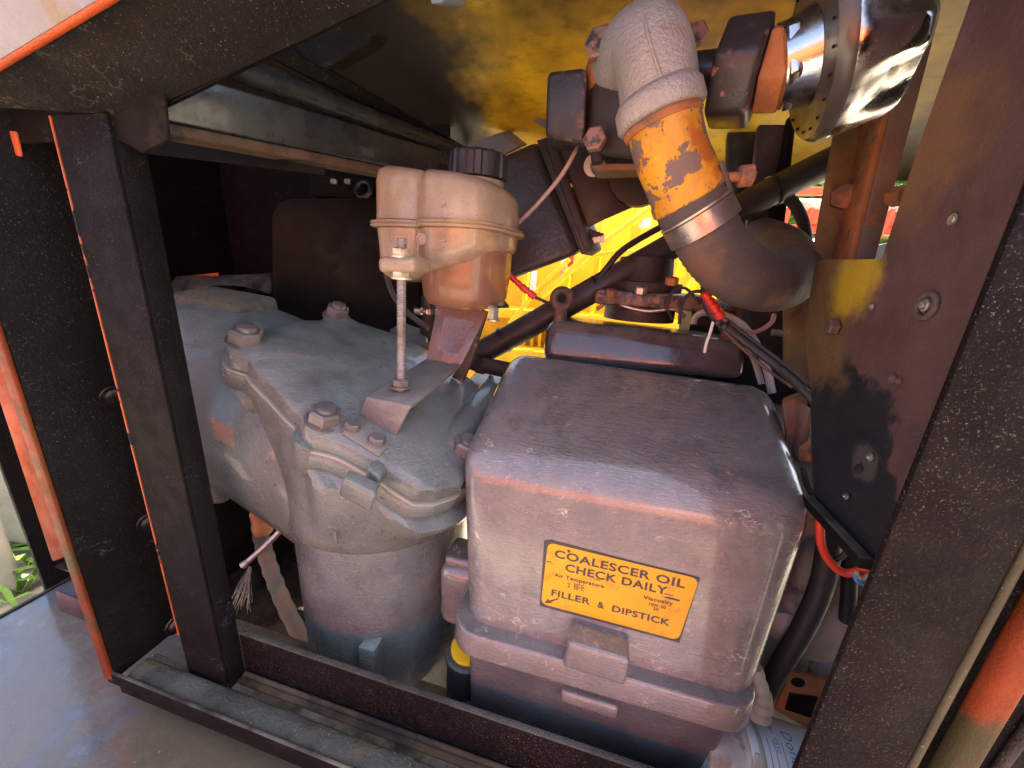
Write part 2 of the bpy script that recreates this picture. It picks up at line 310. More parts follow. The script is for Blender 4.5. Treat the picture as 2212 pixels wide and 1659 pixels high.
def lathe(name, o, axis, prof, mat, parent=None, seg=40, mod=None, cap=True, angle=35):
    """prof: list of (distance along axis, radius); mod(theta, i) scales the radius"""
    ax = Vector(axis).normalized(); a = ax.orthogonal().normalized(); 
    up = Vector((0, 0, 1)); a = (up - ax * up.dot(ax)); a = a.normalized() if a.length > .05 else ax.orthogonal().normalized()
    b = ax.cross(a); vs = []; fs = []
    for i, (d, r) in enumerate(prof):
        for k in range(seg):
            th = 2 * math.pi * k / seg; q = r * (mod(th, i) if mod else 1); vs.append(o + ax * d + a * math.cos(th) * q + b * math.sin(th) * q)
    for i in range(len(prof) - 1):
        for k in range(seg): fs.append((i * seg + k, i * seg + (k + 1) % seg, (i + 1) * seg + (k + 1) % seg, (i + 1) * seg + k))
    if cap: fs.append(list(range(seg))[::-1]); fs.append([(len(prof) - 1) * seg + k for k in range(seg)])
    return obj(name, vs, fs, mat, parent, True, angle)
def ring(name, o, axis, R, r, mat, parent=None, seg=32, rs=12):
    ax = Vector(axis).normalized(); a = ax.orthogonal().normalized(); b = ax.cross(a); vs = []; fs = []
    for i in range(seg):
        d = a * math.cos(2 * math.pi * i / seg) + b * math.sin(2 * math.pi * i / seg)
        for k in range(rs):
            th = 2 * math.pi * k / rs; vs.append(o + d * (R + r * math.cos(th)) + ax * r * math.sin(th))
    for i in range(seg):
        for k in range(rs):
            j = (i + 1) % seg; fs.append((i * rs + k, i * rs + (k + 1) % rs, j * rs + (k + 1) % rs, j * rs + k))
    return obj(name, vs, fs, mat, parent, True, 80)
def nut(name, o, axis, r, h, mat, parent, stud=0, washer=0, rot=0, studmat=None):
    """hexagon nut or bolt head standing on o along axis; chamfered; optional stud end and washer as sub-parts of the nut"""
    ax = Vector(axis).normalized(); a = ax.orthogonal().normalized(); b = ax.cross(a); vs = []; fs = []
    prof = ((0, .93), (.08, 1), (.86, 1), (1, .84))
    for d, q in prof:
        for k in range(6):
            th = math.pi * k / 3 + rot; vs.append(o + ax * h * d + (a * math.cos(th) + b * math.sin(th)) * r * q)
    for i in range(3):
        for k in range(6): fs.append((i * 6 + k, i * 6 + (k + 1) % 6, (i + 1) * 6 + (k + 1) % 6, (i + 1) * 6 + k))
    fs.append(list(range(6))[::-1]); fs.append([18 + k for k in range(6)])
    n_ = obj(name, vs, fs, mat, parent, True, 20)
    if stud:
        sub = parent if WORLD_LEVEL(n_) > 2 else n_
        st = r * .56; prof = []
        for i in range(7): prof += [(h + i * stud / 7, st * (1 if i % 2 == 0 else .92))]
        prof += [(h + stud, st * .8)]
        lathe('stud', o, ax, prof, studmat or mat, sub, seg=18)
    if washer: lathe('washer', o, ax, [(-washer, r * 1.18), (0.0, r * 1.18), (.0005, r * 1.05)], mat, n_ if WORLD_LEVEL(n_) <= 2 else parent, seg=24)
    return n_
def WORLD_LEVEL(o):
    k = 1
    while o.parent: o = o.parent; k += 1
    return k
def loft(name, rings, mat, parent=None, cap=True, angle=50):
    k = len(rings[0]); vs = [p for r in rings for p in r]; fs = []
    for i in range(len(rings) - 1):
        for j in range(k): fs.append((i * k + j, i * k + (j + 1) % k, (i + 1) * k + (j + 1) % k, (i + 1) * k + j))
    if cap: fs.append(list(range(k))[::-1]); fs.append([(len(rings) - 1) * k + j for j in range(k)])
    return obj(name, vs, fs, mat, parent, True, angle)
def text(name, s_, pl, prr, cap_px, p0, n, mat, parent, lift=.0006, shear=0):
    """lettering lying in the plane (p0, n): pl, prr are the baseline's two ends"""
    cu = bpy.data.curves.new(name, 'FONT'); cu.body = s_; cu.resolution_u = 3; cu.space_character = 1.08; cu.offset = .028
    o = bpy.data.objects.new(name, cu); COL.objects.link(o); dg = bpy.context.evaluated_depsgraph_get(); dg.update()
    me = bpy.data.meshes.new_from_object(o.evaluated_get(dg)); bpy.data.objects.remove(o)
    xs = [v.co.x for v in me.vertices]; ys = [v.co.y for v in me.vertices]; x0, x1 = min(xs), max(xs)
    u = (prr - pl); L = u.length; u.normalize(); nn = n.normalized()
    if nn.dot(CAMPOS - p0) < 0: nn = -nn
    v = nn.cross(u).normalized(); hgt = cap_px / .70
    vs = [pl + u * ((q.co.x - x0) / (x1 - x0) * L) + v * (q.co.y * hgt) + nn * lift for q in me.vertices]; fs = [list(f.vertices) for f in me.polygons]
    bpy.data.meshes.remove(me)
    return obj(name, vs, fs, mat, parent, False)

# ------------------------------------------------------------------ the setting: ground
g = obj('ground', [(-120, -120, 0), (120, -120, 0), (120, 120, 0), (-120, 120, 0)], [(0, 1, 2, 3)], 'gravel', smooth=False); tag(g, 'pale gravel yard with patches of grass under the machine', kind='structure')

# ------------------------------------------------------------------ the canopy (welded enclosure round the engine bay)
CAN = thing('compressor_canopy', 'black painted steel enclosure framing the open engine bay', 'enclosure', V(-.25, .34, -.72))
box('door_jamb', -.740, -.733, .302, .43, -.70, .30, 'black_paint', CAN, .001)
box('jamb_edge', -.753, -.7335, .296, .3015, -.70, .34, 'edge_reflect', CAN, .002)
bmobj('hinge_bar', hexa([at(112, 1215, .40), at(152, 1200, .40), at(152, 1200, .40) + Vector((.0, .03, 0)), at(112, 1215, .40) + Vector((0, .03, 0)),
      at(-130, 480, .40), at(-62, 470, .40), at(-62, 470, .40) + Vector((0, .03, 0)), at(-130, 480, .40) + Vector((0, .03, 0))], .004), 'hinge_reflect', CAN)
for (x, y) in ((243, 858), (318, 1130), (376, 1350)):
    q = atx(x, y, -.7325); bl = lathe('bolt', q, (1, 0, 0), [(0, .017), (.004, .017), (.0045, .0125), (.011, .0115), (.014, .007), (.0145, .001)], 'black_dusty', CAN, seg=20)
box('post_flange', -.634, -.550, .345, .349, -.706, .139, 'black_paint', CAN, .0008)
box('post_return', -.5545, -.5500, .3495, .379, -.714, .139, 'black_paint', CAN, .0008)
box('flange_edge', -.6362, -.6343, .3435, .346, -.62, .139, 'edge_glint', CAN, .001)
slab('corner_plate', [at(100, 258, .352), at(100, 120, .352), at(345, 120, .352), at(362, 300, .352), at(306, 330, .352), at(180, 262, .352)], Vector((0, .004, 0)), 'black_dusty', CAN)
box('upper_filler', -1.1, -.62, .36, .365, .118, .30, 'black_paint', CAN, .001)
slab('orange_gap', [at(-20, 283, .36), at(40, 285, .36), at(52, 339, .36), at(-20, 333, .36)], Vector((0, -.004, 0)), 'orange_light', CAN)  # orange plate stands for light coming through a gap
# sill
box('sill_lip', -.748, .40, .297, .3025, -.708, -.684, 'black_dusty', CAN, .0015)
box('sill_channel', -.735, .40, .3030, .361, -.735, -.715, 'black_dusty', CAN, .001)
bm = bmesh.new(); NX = 120; rows = []
for i in range(NX + 1):
    x = -.715 + 1.1 * i / NX; row = []
    for k in range(9):
        th = math.pi * k / 8; j = noise.noise(Vector((x * 25, k * .6, 3))) * .003
        row.append(bm.verts.new(V(x, .3235 - math.cos(th) * .0185, -.702 + math.sin(th) ** .6 * (.013 + j))))
    rows.append(row)
for i in range(NX):
    for k in range(8): bm.faces.new((rows[i][k], rows[i + 1][k], rows[i + 1][k + 1], rows[i][k + 1]))
bmobj('door_seal', bm, 'dust_seal', CAN, 60)
box('sill_ledge', -.545, .40, .3615, .3785, -.722, -.7135, 'rust_ledge', CAN, .0015)
lathe('ledge_rod', V(-.545, .3735, -.708), (1, 0, 0), [(0, .004), (.945, .004)], 'rust_ledge', CAN, seg=10)
box('sill_rail', -.5495, .40, .379, .385, -.76, -.626, 'black_speckled', CAN, .0015)
box('rail_top_edge', -.5495, .40, .3792, .3872, -.6258, -.6225, 'dust_seal', CAN, .0008)
slab('drop_tab', [at(290, 1486, .306), at(372, 1520, .306), at(352, 1527, .306), at(297, 1511, .306)], Vector((0, .003, 0)), 'black_paint', CAN)
slab('torn_seal', [at(377, 1524, .3045), at(420, 1540, .3045), at(520, 1584, .3045), at(482, 1580, .3045), at(440, 1566, .3045), at(405, 1560, .3045), at(388, 1545, .3045)], Vector((0, .002, 0)), 'rust_ledge', CAN)
# right hand post
box('right_post', .219, .2925, .300, .306, -.95, .42, 'black_speckled', CAN, .002)
lathe('weather_bead', V(.2972, .3025, -.95), (0, 0, 1), [(0, .0032), (1.37, .0032)], 'bead_olive', CAN, seg=14)
box('post_groove', .303, .318, .309, .313, -.95, .42, 'black_paint', CAN, .001)
bmobj('post_outer_edge', hexa([V(.3085, .293, -.95), V(.326, .289, -.95), V(.326, .307, -.95), V(.3085, .307, -.95), V(.3085, .293, .42), V(.326, .289, .42), V(.326, .307, .42), V(.3085, .307, .42)], .005, 4), 'edge_reflect', CAN)
box('added_end_wall', 2.2, 2.21, .33, 1.1, -1.0, .40, 'black_paint', CAN, .001)  # unseen canopy end, added to keep sunlight out of the bay
box('outer_door_panel', .327, 2.2, .318, .324, -.95, .42, 'black_paint', CAN, .002)
tube('panel_edge', [at(2140, 1684, .315), at(2212, 1583, .315), at(2330, 1420, .315)], .004, 'dust_seal', CAN, seg=8)
# right bulkhead
pts = [atx(x, y, .27) for (x, y) in ((1885, 1225), (1757, 1076), (1752, 950), (1754, 862), (1742, 760), (1738, 700), (1762, 560), (1905, 562), (1990, 300), (2075, 60), (2150, -160))]
pts += [V(.27, .309, .42), V(.27, .309, -.247)]
slab('side_bulkhead', pts, Vector((.004, 0, 0)), 'side_panel', CAN, .0012)
bmobj('bulkhead_flange', hexa([atx(1885, 1234, .268), atx(1752, 1088, .268), atx(1752, 1088, .268) + Vector((-.012, 0, 0)), atx(1885, 1234, .268) + Vector((-.012, 0, 0)),
      atx(1889, 1208, .268), atx(1757, 1070, .268), atx(1757, 1070, .268) + Vector((-.012, 0, 0)), atx(1889, 1208, .268) + Vector((-.012, 0, 0))], .001), 'black_dusty', CAN)
for (x, y, r, h, m) in ((1884, 663, .0025, .003, 'zinc'), (1928, 818, .0040, .003, 'eye_rust'), (1943, 823, .0025, .003, 'eye_rust'), (1882, 988, .0032, .004, 'zinc'), (1830, 1073, .0028, .004, 'zinc'), (2058, 474, .0040, .002, 'zinc'), (2001, 660, .0045, .005, 'zinc')):
    q = atx(x, y, .2685); b_ = lathe('rivet', q, (-1, 0, 0), [(0, r * 1.25), (h * .35, r * 1.2), (h * .4, r * .8), (h * .8, r * .7), (h, r * .3)], m, CAN, seg=18)
ring('rivet_ring', atx(2001, 661, .2685), (-1, 0, 0), .0105, .0028, 'eye_rust', CAN, 24, 8)
nut('bulkhead_bolt', atx(1807, 708, .2685), (-1, 0, 0), .0095, .010, 'eye_rust', CAN)
lathe('cable_hole', atx(1853, 1013, .2675), (-1, 0, 0), [(0, .005), (.0012, .0045), (.0015, .001)], 'black_plastic', CAN, seg=16)
# header and raised hood edge
L2 = lambda x, Y=.36: at(x, 402 - .484 * x, Y)
L1 = lambda x, Y=.30: at(x, 130 - .61 * x, Y)
hp = [L2(300), L2(620), L2(1000), L2(1400), L1(800), L1(500), L1(150), L1(-160)]
slab('header_panel', hp, Vector((0, .0, .02)), 'black_paint', CAN, .004, 3)
slab('header_lip', [L2(330), L2(1400), L2(1400) + Vector((0, .012, .006)), L2(330) + Vector((0, .012, .006))], Vector((0, 0, .06)), 'black_paint', CAN)
tube('hood_edge', [L1(-160, .297), L1(500, .297), L1(900, .297)], .0058, 'orange_light', CAN, seg=12, n=4)
hs = [L1(-200, .292), L1(900, .292)]
slab('hood_skin', [hs[0], hs[1], hs[1] + Vector((-.05, -.20, .30)), hs[0] + Vector((-.05, -.20, .30))], Vector((0, .004, .004)), 'hood_skin', CAN)
# roof sheet
prof = [(.31, .48), (.42, .482), (.55, .475), (.75, .445), (.92, .395), (1.05, .335), (1.12, .29), (1.13, .25)]
rv = []; rf = []; xs = [-1.25 + i * .16 for i in range(24)]
for x in xs:
    for (y, z) in prof: rv.append(V(x, y, z - .03 * (x > .5) * (x - .5)))
kp = len(prof)
for i in range(len(xs) - 1):
    for k in range(kp - 1): rf.append((i * kp + k, i * kp + k + 1, (i + 1) * kp + k + 1, (i + 1) * kp + k))
rv2 = [v + Vector((0, .004, .006)) for v in rv]; n0 = len(rv); rf2 = [tuple(q + n0 for q in f) for f in rf]
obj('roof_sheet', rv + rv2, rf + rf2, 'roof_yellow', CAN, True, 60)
# beams under the roof
def beam(name, a0, a1, b0, b1, ext, mat): return bmobj(name, hexa([a1, b1, b1 + ext, a1 + ext, a0, b0, b0 + ext, a0 + ext], .004, 3), mat, CAN)
beam('roof_angle', at(250, 110, .42), at(250, 240, .42), at(1000, 340, .97), at(1000, 392, .97), Vector((-.006, .004, 0)), 'black_gloss')
beam('roof_angle_flange', at(250, 241, .42), at(250, 270, .418), at(1000, 393, .97), at(1000, 410, .968), Vector((-.03, .03, 0)), 'rust_ledge')
tube('roof_tube', [at(400, 95, .50), at(560, 165, .58), at(1010, 338, 1.02)], .019, 'black_gloss', CAN, seg=16, n=6)
beam('roof_stiffener', at(560, 60, .56), at(540, 105, .56), at(1015, 322, 1.06), at(1010, 338, 1.06), Vector((-.02, .02, .01)), 'black_paint')
slab('roof_pocket', [at(622, 108, .62), at(690, 50, .62), at(806, 72, .64), at(790, 100, .64), at(700, 150, .62)], Vector((0, .05, .02)), 'black_paint', CAN, .004)
slab('roof_gusset', [at(1008, 312, .98), at(1080, 286, 1.0), at(1122, 318, 1.0), at(1062, 346, .96)], Vector((.01, .05, .02)), 'gusset_grey', CAN, .003)
slab('roof_gusset', [at(1150, 262, 1.0), at(1175, 252, 1.02), at(1190, 285, 1.0)], Vector((.01, .05, .02)), 'gusset_grey', CAN, .003)
slab('roof_gusset', [at(925, -30, .60), at(975, -30, .60), at(955, 6, .60), at(930, 10, .60)], Vector((.01, .05, .02)), 'gusset_grey', CAN, .003)
# walls and floor of the bay
box('rear_left_wall', -1.7, -.45, 1.02, 1.03, -1.2, .42, 'black_paint', CAN, .001)
box('left_wall', -1.21, -1.20, .43, 1.02, -1.2, .42, 'black_paint', CAN, .001)
box('bay_floor', -1.2, .35, .40, 1.02, -1.13, -1.10, 'black_paint', CAN, .001)
slab('wall_strip', [at(296, 288, .60), at(362, 296, .60), at(700, 360, .62), at(700, 378, .62), at(300, 330, .60)], Vector((0, .004, 0)), 'black_dusty', CAN)
# rear frame posts seen through the bay
beam('rear_post', at(1640, 268, 1.0), at(1610, 520, 1.0), at(1702, 268, 1.0), at(1668, 520, 1.0), Vector((0, .02, 0)), 'plum_panel')
beam('rear_post', at(1572, 280, 1.06), at(1560, 700, 1.06), at(1640, 280, 1.06), at(1616, 700, 1.06), Vector((0, .02, 0)), 'black_gloss')
beam('rear_post', at(1705, 250, .98), at(1655, 540, .98), at(1722, 250, .98), at(1690, 540, .98), Vector((0, .02, 0)), 'black_paint')
# rusty angle iron on the right
Ya = .74
beam('corner_angle', at(1842, 60, Ya), at(1754, 560, Ya), at(1905, 60, Ya), at(1816, 560, Ya), Vector((0, .006, 0)), 'olive_rust')
beam('corner_angle', at(1950, 60, Ya - .05), at(1828, 580, Ya - .05), at(1972, 60, Ya - .05), at(1852, 580, Ya - .05), Vector((0, .05, 0)), 'rust_orange')
beam('corner_angle', at(1972, 40, Ya - .06), at(1842, 590, Ya - .06), at(2030, 40, Ya - .06), at(1885, 590, Ya - .06), Vector((0, .006, 0)), 'rusty_channel')
nut('corner_bolt', at(1822, 426, Ya - .002), (-.3, -1, 0), .019, .016, 'rust_orange', CAN, washer=.003)
nut('corner_bolt', at(1926, 426, Ya - .062), (.3, -1, 0), .013, .018, 'rust_orange', CAN)

# ------------------------------------------------------------------ mudguard deck at the lower left
DK = thing('mudguard_deck', 'glossy black mudguard plate below the door sill at lower left', 'mudguard', V(-.5, .2, -.78))
nx, ny = 60, 30; dv = []; df = []
for i in range(nx + 1):
    for k in range(ny + 1):
        x = -1.19 + 1.75 * i / nx; y = -.25 + .75 * k / ny
        dv.append(V(x, y, -.78 + .004 * noise.noise(Vector((x * 3, y * 3, 0))) + .0012 * noise.noise(Vector((x * 17, y * 17, 2)))))
for i in range(nx):
    for k in range(ny): a = i * (ny + 1) + k; df.append((a, a + ny + 1, a + ny + 2, a + 1))
obj('deck_plate', dv, df, 'deck_black', DK, True, 60)
box('deck_rim', -1.2, -1.1905, -.25, .50, -.80, -.7765, 'black_dusty', DK, .002)
dc = atz(150, 1300, -.74)
slab('deck_bracket', [atz(119, 1276, -.735), atz(205, 1312, -.735), atz(205, 1350, -.778), atz(128, 1318, -.778)], Vector((0, .004, 0)), 'plum_panel', DK)
slab('deck_bracket', [atz(103, 1222, -.735), atz(145, 1198, -.735), atz(185, 1220, -.735), atz(185, 1248, -.735)], Vector((0, 0, .004)), 'black_gloss', DK)

# ------------------------------------------------------------------ oil separator casting
SEP = thing('oil_separator', 'grey cast separator housing with bolted oblique cover left of the box', 'separator', V(-.40, .58, -1.0))
ca, cb, cc = -.413, .137, -.437
cn = Vector((-ca, -cb, 1)).normalized(); c0 = V(0, 0, cc)
def cpl(px, py): return onplane(px, py, c0, cn)
out = [(487, 752), (500, 767), (533, 772), (550, 797), (587, 832), (617, 865), (645, 890), (652, 905), (660, 925), (680, 940), (705, 945), (738, 955), (775, 975), (815, 996), (862, 1030), (904, 1055), (950, 1056), (1003, 1040),
       (1022, 1000), (1030, 960), (1050, 900), (1062, 860), (1050, 840), (1000, 806), (960, 775), (900, 742), (840, 716), (775, 696), (750, 682), (727, 676), (704, 683), (690, 690), (650, 690), (600, 702), (560, 714), (535, 712), (508, 716), (488, 732)]
poly = [cpl(*p) for p in out]
cen = V(-.39, .58, 0)
def radial(poly, th):
    d = Vector((math.cos(th), math.sin(th))); best = 0
    for i in range(len(poly)):
        a = (poly[i] - cen).to_2d(); b = (poly[(i + 1) % len(poly)] - cen).to_2d(); e = b - a; den = d.x * e.y - d.y * e.x
        if abs(den) < 1e-9: continue
        t = (a.x * e.y - a.y * e.x) / den; u = (a.x * d.y - a.y * d.x) / den
        if -1e-6 <= u <= 1 + 1e-6 and t > best: best = t
    return best
K = 160; TH = [2 * math.pi * k / K for k in range(K)]
rad0 = [radial(poly, t) for t in TH]
def zpl(x, y): return ca * x + cb * y + cc + H
def cring(scale, off, add=0):
    r_ = []
    for t, r in zip(TH, rad0):
        x = cen.x + math.cos(t) * (r * scale + add); y = cen.y + math.sin(t) * (r * scale + add); r_.append(Vector((x, y, zpl(x, y))) + cn * off)
    return r_
loft('cover', [cring(.965, -.028), cring(1, -.026), cring(1, -.004), cring(.985, 0), cring(.93, .004), cring(.80, .011), cring(.62, .018), cring(.42, .0225), cring(.2, .024), cring(.01, .0245)], 'cast_grey', SEP, cap=False, angle=40)
loft('gasket', [cring(.98, -.034), cring(1.015, -.033), cring(1.015, -.029), cring(.98, -.0285)], 'gasket', SEP, cap=False)
CYL = Vector((-.398, .60)); CR = .168
def bring(q, zc, rc, ez):
    """ring between the rim (q = 0) and the throat's lower lip (q = 1)"""
    r_ = []
    for t, r in zip(TH, rad0):
        e = q ** (1.6 - 1.15 * max(0, -math.cos(t)))
        c2 = cen.to_2d() * (1 - e) + CYL * e; rr = min(r, .235) * (1 - e) + rc * e; x = c2.x + math.cos(t) * rr; y = c2.y + math.sin(t) * rr
        z0 = zpl(cen.x + math.cos(t) * r, cen.y + math.sin(t) * r) - .07
        r_.append(Vector((x, y, z0 * (1 - q) + (zc + H + ez * math.cos(t + 1.2)) * q)))
    return r_
body = [cring(1.0, -.0345), cring(1.014, -.038), cring(1.014, -.058), cring(.99, -.066)]
for q in (.08, .2, .35, .5, .65, .8, .92, 1.0): body.append(bring(q, -.435, CR * 1.085, .012))
body += [bring(1.0, -.452, CR * 1.075, .012), bring(1.0, -.462, CR * 1.03, .012), bring(1.0, -.466, CR * .96, .012)]
loft('housing', body, 'cast_grey', SEP, cap=False, angle=60)
lathe('canister', V(CYL.x, CYL.y, -.45), (0, 0, -1), [(0, CR * .99), (.01, CR), (.30, CR * .985), (.45, CR * .96), (.54, CR * .93), (.55, CR * .90)], 'cast_grey', SEP, seg=72, angle=60)
cl = [at(772, 1398, .426), at(808, 1408, .426), at(806, 1520, .426), at(778, 1510, .426)]
slab('canister_rib', cl, Vector((0, .03, 0)), 'cast_grey', SEP, .004)
# elbow to the left
el = [V(-1.05, .628, -.275), V(-.82, .628, -.28), V(-.68, .624, -.30), V(-.56, .616, -.345), V(-.47, .61, -.39), V(-.40, .605, -.43)]
tube('inlet_elbow', el, lambda t: .203 - .030 * t, 'cast_grey', SEP, seg=56, n=10, angle=80)
obox('inlet_lug', at(490, 690, .62), (1, .1, -.1), (0, 1, .2), (0, 0, 1), .17, .10, .10, 'cast_dusty', SEP, .016, 3)
obox('inlet_lug', at(408, 730, .60), (1, 0, 0), (0, 1, 0), (0, 0, 1), .10, .10, .13, 'cast_dusty', SEP, .018, 3)
lathe('inlet_flange', V(-.80, .62, -.315), (1, 0, .02), [(0, .15), (.005, .178), (.04, .178), (.046, .15)], 'cast_dusty', SEP, seg=48)
obox('foot', at(470, 1040, .56), (1, 0, .3), (0, 1, 0), (-.3, 0, 1), .05, .05, .09, 'cast_dusty', SEP, .012, 3)
for (x, y, r, hh, st) in ((531, 742, 33, 30, 11), (727, 686, 24, 22, 8), (699, 912, 34, 30, 10), (1001, 978, 31, 30, 8)):
    q = cpl(x, y); rr = pr(r, q); nut('nut', q + cn * .004, cn, rr * .98, pr(hh, q), 'nut_grey', SEP, stud=pr(st, q), washer=.004, rot=.35)
for (x, y) in ((690, 912), (1000, 1000)):
    q = cpl(x, y); lathe('boss', q - cn * .10, cn, [(0, .012), (.02, .028), (.075, .030)], 'cast_grey', SEP, seg=32, angle=60)
for (x, y) in ((757, 935), (810, 965)):
    q = cpl(x, y) + cn * .012; nut('small_bolt', q, cn, pr(17, q), pr(13, q), 'nut_grey', SEP, washer=.003)
slab('cover_tab', [cpl(740, 1032), cpl(755, 1010), cpl(822, 1042), cpl(812, 1072)], cn * -.035, 'cast_grey', SEP, .005, 3)
slab('cover_tab', [cpl(792, 1010), cpl(815, 985), cpl(842, 1000), cpl(822, 1034)], cn * -.03 , 'cast_grey', SEP, .005, 3)
slab('cover_ridge', [cpl(860, 945), cpl(1005, 822), cpl(1022, 835), cpl(880, 965)], cn * .012, 'cast_grey', SEP, .005, 3)
lathe('cover_barrel', cpl(955, 985) - cn * .012, cpl(1060, 862) - cpl(955, 985), [(-.02, .008), (.0, .018), (.05, .033), (.10, .038), (.24, .040), (.25, .02)], 'cast_grey', SEP, seg=36, angle=60)
slab('cast_letter', [at(720, 1152, .408), at(724, 1150, .408), at(728, 1176, .408), at(722, 1178, .408)], Vector((0, .004, 0)), 'cast_grey', SEP, .0008)

# ------------------------------------------------------------------ tank bracket, threaded rod
BR = thing('tank_bracket', 'bent steel strap bolted on the separator cover with threaded rod', 'bracket', at(840, 940, .47))
def strap(name, a, b, c, d, th, mat): 
    n = (b - a).cross(d - a).normalized(); n = -n if n.dot(CAMPOS - a) > 0 else n
    return slab(name, [a, b, c, d], n * th, mat, BR, .0012, 2)
pA, pB = atz(791, 857, -.188), atz(887, 877, -.188); pC, pD = atz(921, 774, -.163), atz(996, 788, -.163)
fl, fr = cpl(771, 912) + cn * .015, cpl(847, 958) + cn * .012
strap('strap_leg', pA, pB, fr, fl, .005, 'strap_paint')
strap('strap', pA, pB, pD, pC, .005, 'strap_paint')
uy = pC.y + .02
tC, tD = at(946, 657, uy), at(1054, 672, uy + .01)
strap('strap_riser', pC, pD, tD, tC, .005, 'strap_reflect')
slab('strap_foot', [fl, fr, cpl(818, 992) + cn * .008, cpl(738, 944) + cn * .010], cn * -.005, 'strap_paint', BR, .0012)
slab('gusset', [at(1054, 674, uy + .03), at(1040, 668, uy + .03), at(996, 790, uy + .02), at(975, 815, uy + .02), at(1000, 828, uy + .02), at(1016, 790, uy + .03)], Vector((0, .006, 0)), 'black_chipped', BR)
rb = atz(866, 832, -.174); rt = rb + Vector((0, 0, .245)); rr = pr(9, rb)
# follow the photograph's rod: nearly upright
rt = at(868, 514, rb.y - .002)
tube('threaded_rod', [rb - Vector((0, 0, .02)), rb.lerp(rt, .5), rt], rr, 'thread', BR, seg=18, n=3)
rd = (rt - rb).normalized(); RL = (rt - rb).length
for (y, h_) in ((833, 15), (598, 16), (552, 15)):
    q = at(866 if y > 700 else 867, y, rb.y - .001); nut('rod_nut', q, rd, rr * 1.95, pr(h_ * 1.05, q), 'zinc_yellow' if y < 700 else 'nut_grey', BR, washer=.003, rot=.2)

# ------------------------------------------------------------------ expansion tank
TK = thing('expansion_tank', 'cloudy plastic expansion tank with black screw cap above the separator', 'tank', V(-.28, .62, -.06))
def outline(pts, n=6):
    p = [Vector((x, y, 0)) for x, y in pts]; k = len(p); o_ = []
    for i in range(k):
        p0, p1, p2, p3 = p[i - 1], p[i], p[(i + 1) % k], p[(i + 2) % k]
        for j in range(n):
            t = j / n; o_.append((.5 * ((2 * p1) + (p2 - p0) * t + (2 * p0 - 5 * p1 + 4 * p2 - p3) * t * t + (3 * p1 - p0 - 3 * p2 + p3) * t ** 3)).to_2d())
    return o_
base = outline([(-.378, .575), (-.345, .556), (-.308, .553), (-.291, .562), (-.286, .548), (-.270, .537), (-.240, .533), (-.212, .537), (-.190, .552), (-.174, .585), (-.165, .625), (-.166, .67), (-.182, .715), (-.24, .735), (-.33, .728), (-.375, .70), (-.388, .64)])
tc = Vector((-.275, .635))
def tring(z, off, slope=0., src=base):
    r_ = []
    for p in src:
        d = p - tc; L = d.length; q = tc + d * max(.02, (L + off) / L); r_.append(V(q.x, q.y, z + slope * (q.x + .275)))
    return r_
sl = -.12
loft('upper_shell', [tring(.068, -.001, 0), tring(.078, -.002, 0), tring(.116, -.003, sl * .6), tring(.128, -.007, sl), tring(.135, -.018, sl), tring(.137, -.045, sl), tring(.138, -.10, sl)], 'tank_plastic', TK, cap=False, angle=70)
loft('seam_flange', [tring(.056, -.004), tring(.057, .007), tring(.060, .009), tring(.0615, .006), tring(.063, .009), tring(.066, .007), tring(.067, -.004)], 'tank_plastic', TK, cap=False, angle=50)
def lring(z, off):
    r_ = []
    for p, q in zip(base, tring(0, off)):
        x = q.x; zz = z if z > .04 else z + max(0, (x + .345)) * .27 * min(1, (.04 - z) / .05)
        r_.append(Vector((q.x, q.y, H + zz)))
    return r_
loft('lower_shell', [lring(.0555, -.002), lring(.03, -.004), lring(.0, -.005), lring(-.014, -.010), lring(-.023, -.022), lring(-.027, -.045), lring(-.028, -.08)], 'tank_plastic', TK, cap=False, angle=70)
sump = outline([(-.312, .60), (-.275, .566), (-.225, .562), (-.192, .58), (-.177, .625), (-.182, .68), (-.22, .71), (-.28, .71), (-.31, .66)])
def sring(z, off):
    c_ = Vector((-.245, .64)); return [V(*(c_ + (p - c_) * ((p - c_).length + off) / (p - c_).length), z) for p in sump]
loft('sump', [sring(.03, .004), sring(-.02, 0), sring(-.045, -.003), sring(-.058, -.012), sring(-.063, -.03), sring(-.064, -.06)], 'tank_sump', TK, cap=False, angle=70)
lathe('neck', V(-.237, .655, .128), (.05, -.05, 1), [(0, .043), (.014, .043), (.016, .036)], 'tank_plastic', TK, seg=40)
lathe('cap', V(-.2365, .655, .143), (.04, -.05, 1), [(0, .042), (.002, .046), (.034, .045), (.038, .042), (.040, .03), (.0405, .005)], 'black_plastic', TK, seg=96, mod=lambda t, i: 1 + (.035 * (1 if math.sin(12 * t) > 0 else -1) if i < 4 else 0), angle=30)
ear = at(866, 572, rb.y); obox('mount_ear', ear + Vector((0, .012, 0)), (1, -.15, .05), (0, 1, 0), (0, 0, 1), .062, .055, .022, 'tank_plastic', TK, .008, 4)
slab('mount_web', [at(1020, 580, .60), at(1045, 640, .60), at(1064, 668, .60), at(1020, 665, .60)], Vector((.004, .05, 0)), 'tank_plastic', TK, .003)
slab('mount_foot', [at(1018, 664, .595), at(1100, 660, .64), at(1092, 650, .68), at(1010, 652, .64)], Vector((0, 0, -.004)), 'bracket_black', TK, .001)
nut('foot_bolt', at(1066, 690, .61), (0, 0, 1), .009, .02, 'zinc', TK, washer=.002)
nut('foot_bolt', at(1078, 660, .63), (0, 0, 1), .008, .008, 'zinc', TK)
for (x_, y_, w_) in ((955, 440, 16), (955, 520, 16)):
    q = at(x_, y_, .528); obox('level_mark', q, (1, .1, 0), (0, 1, 0), (0, 0, 1), pr(w_, q), .006, .002, 'tank_plastic', TK, .0006)
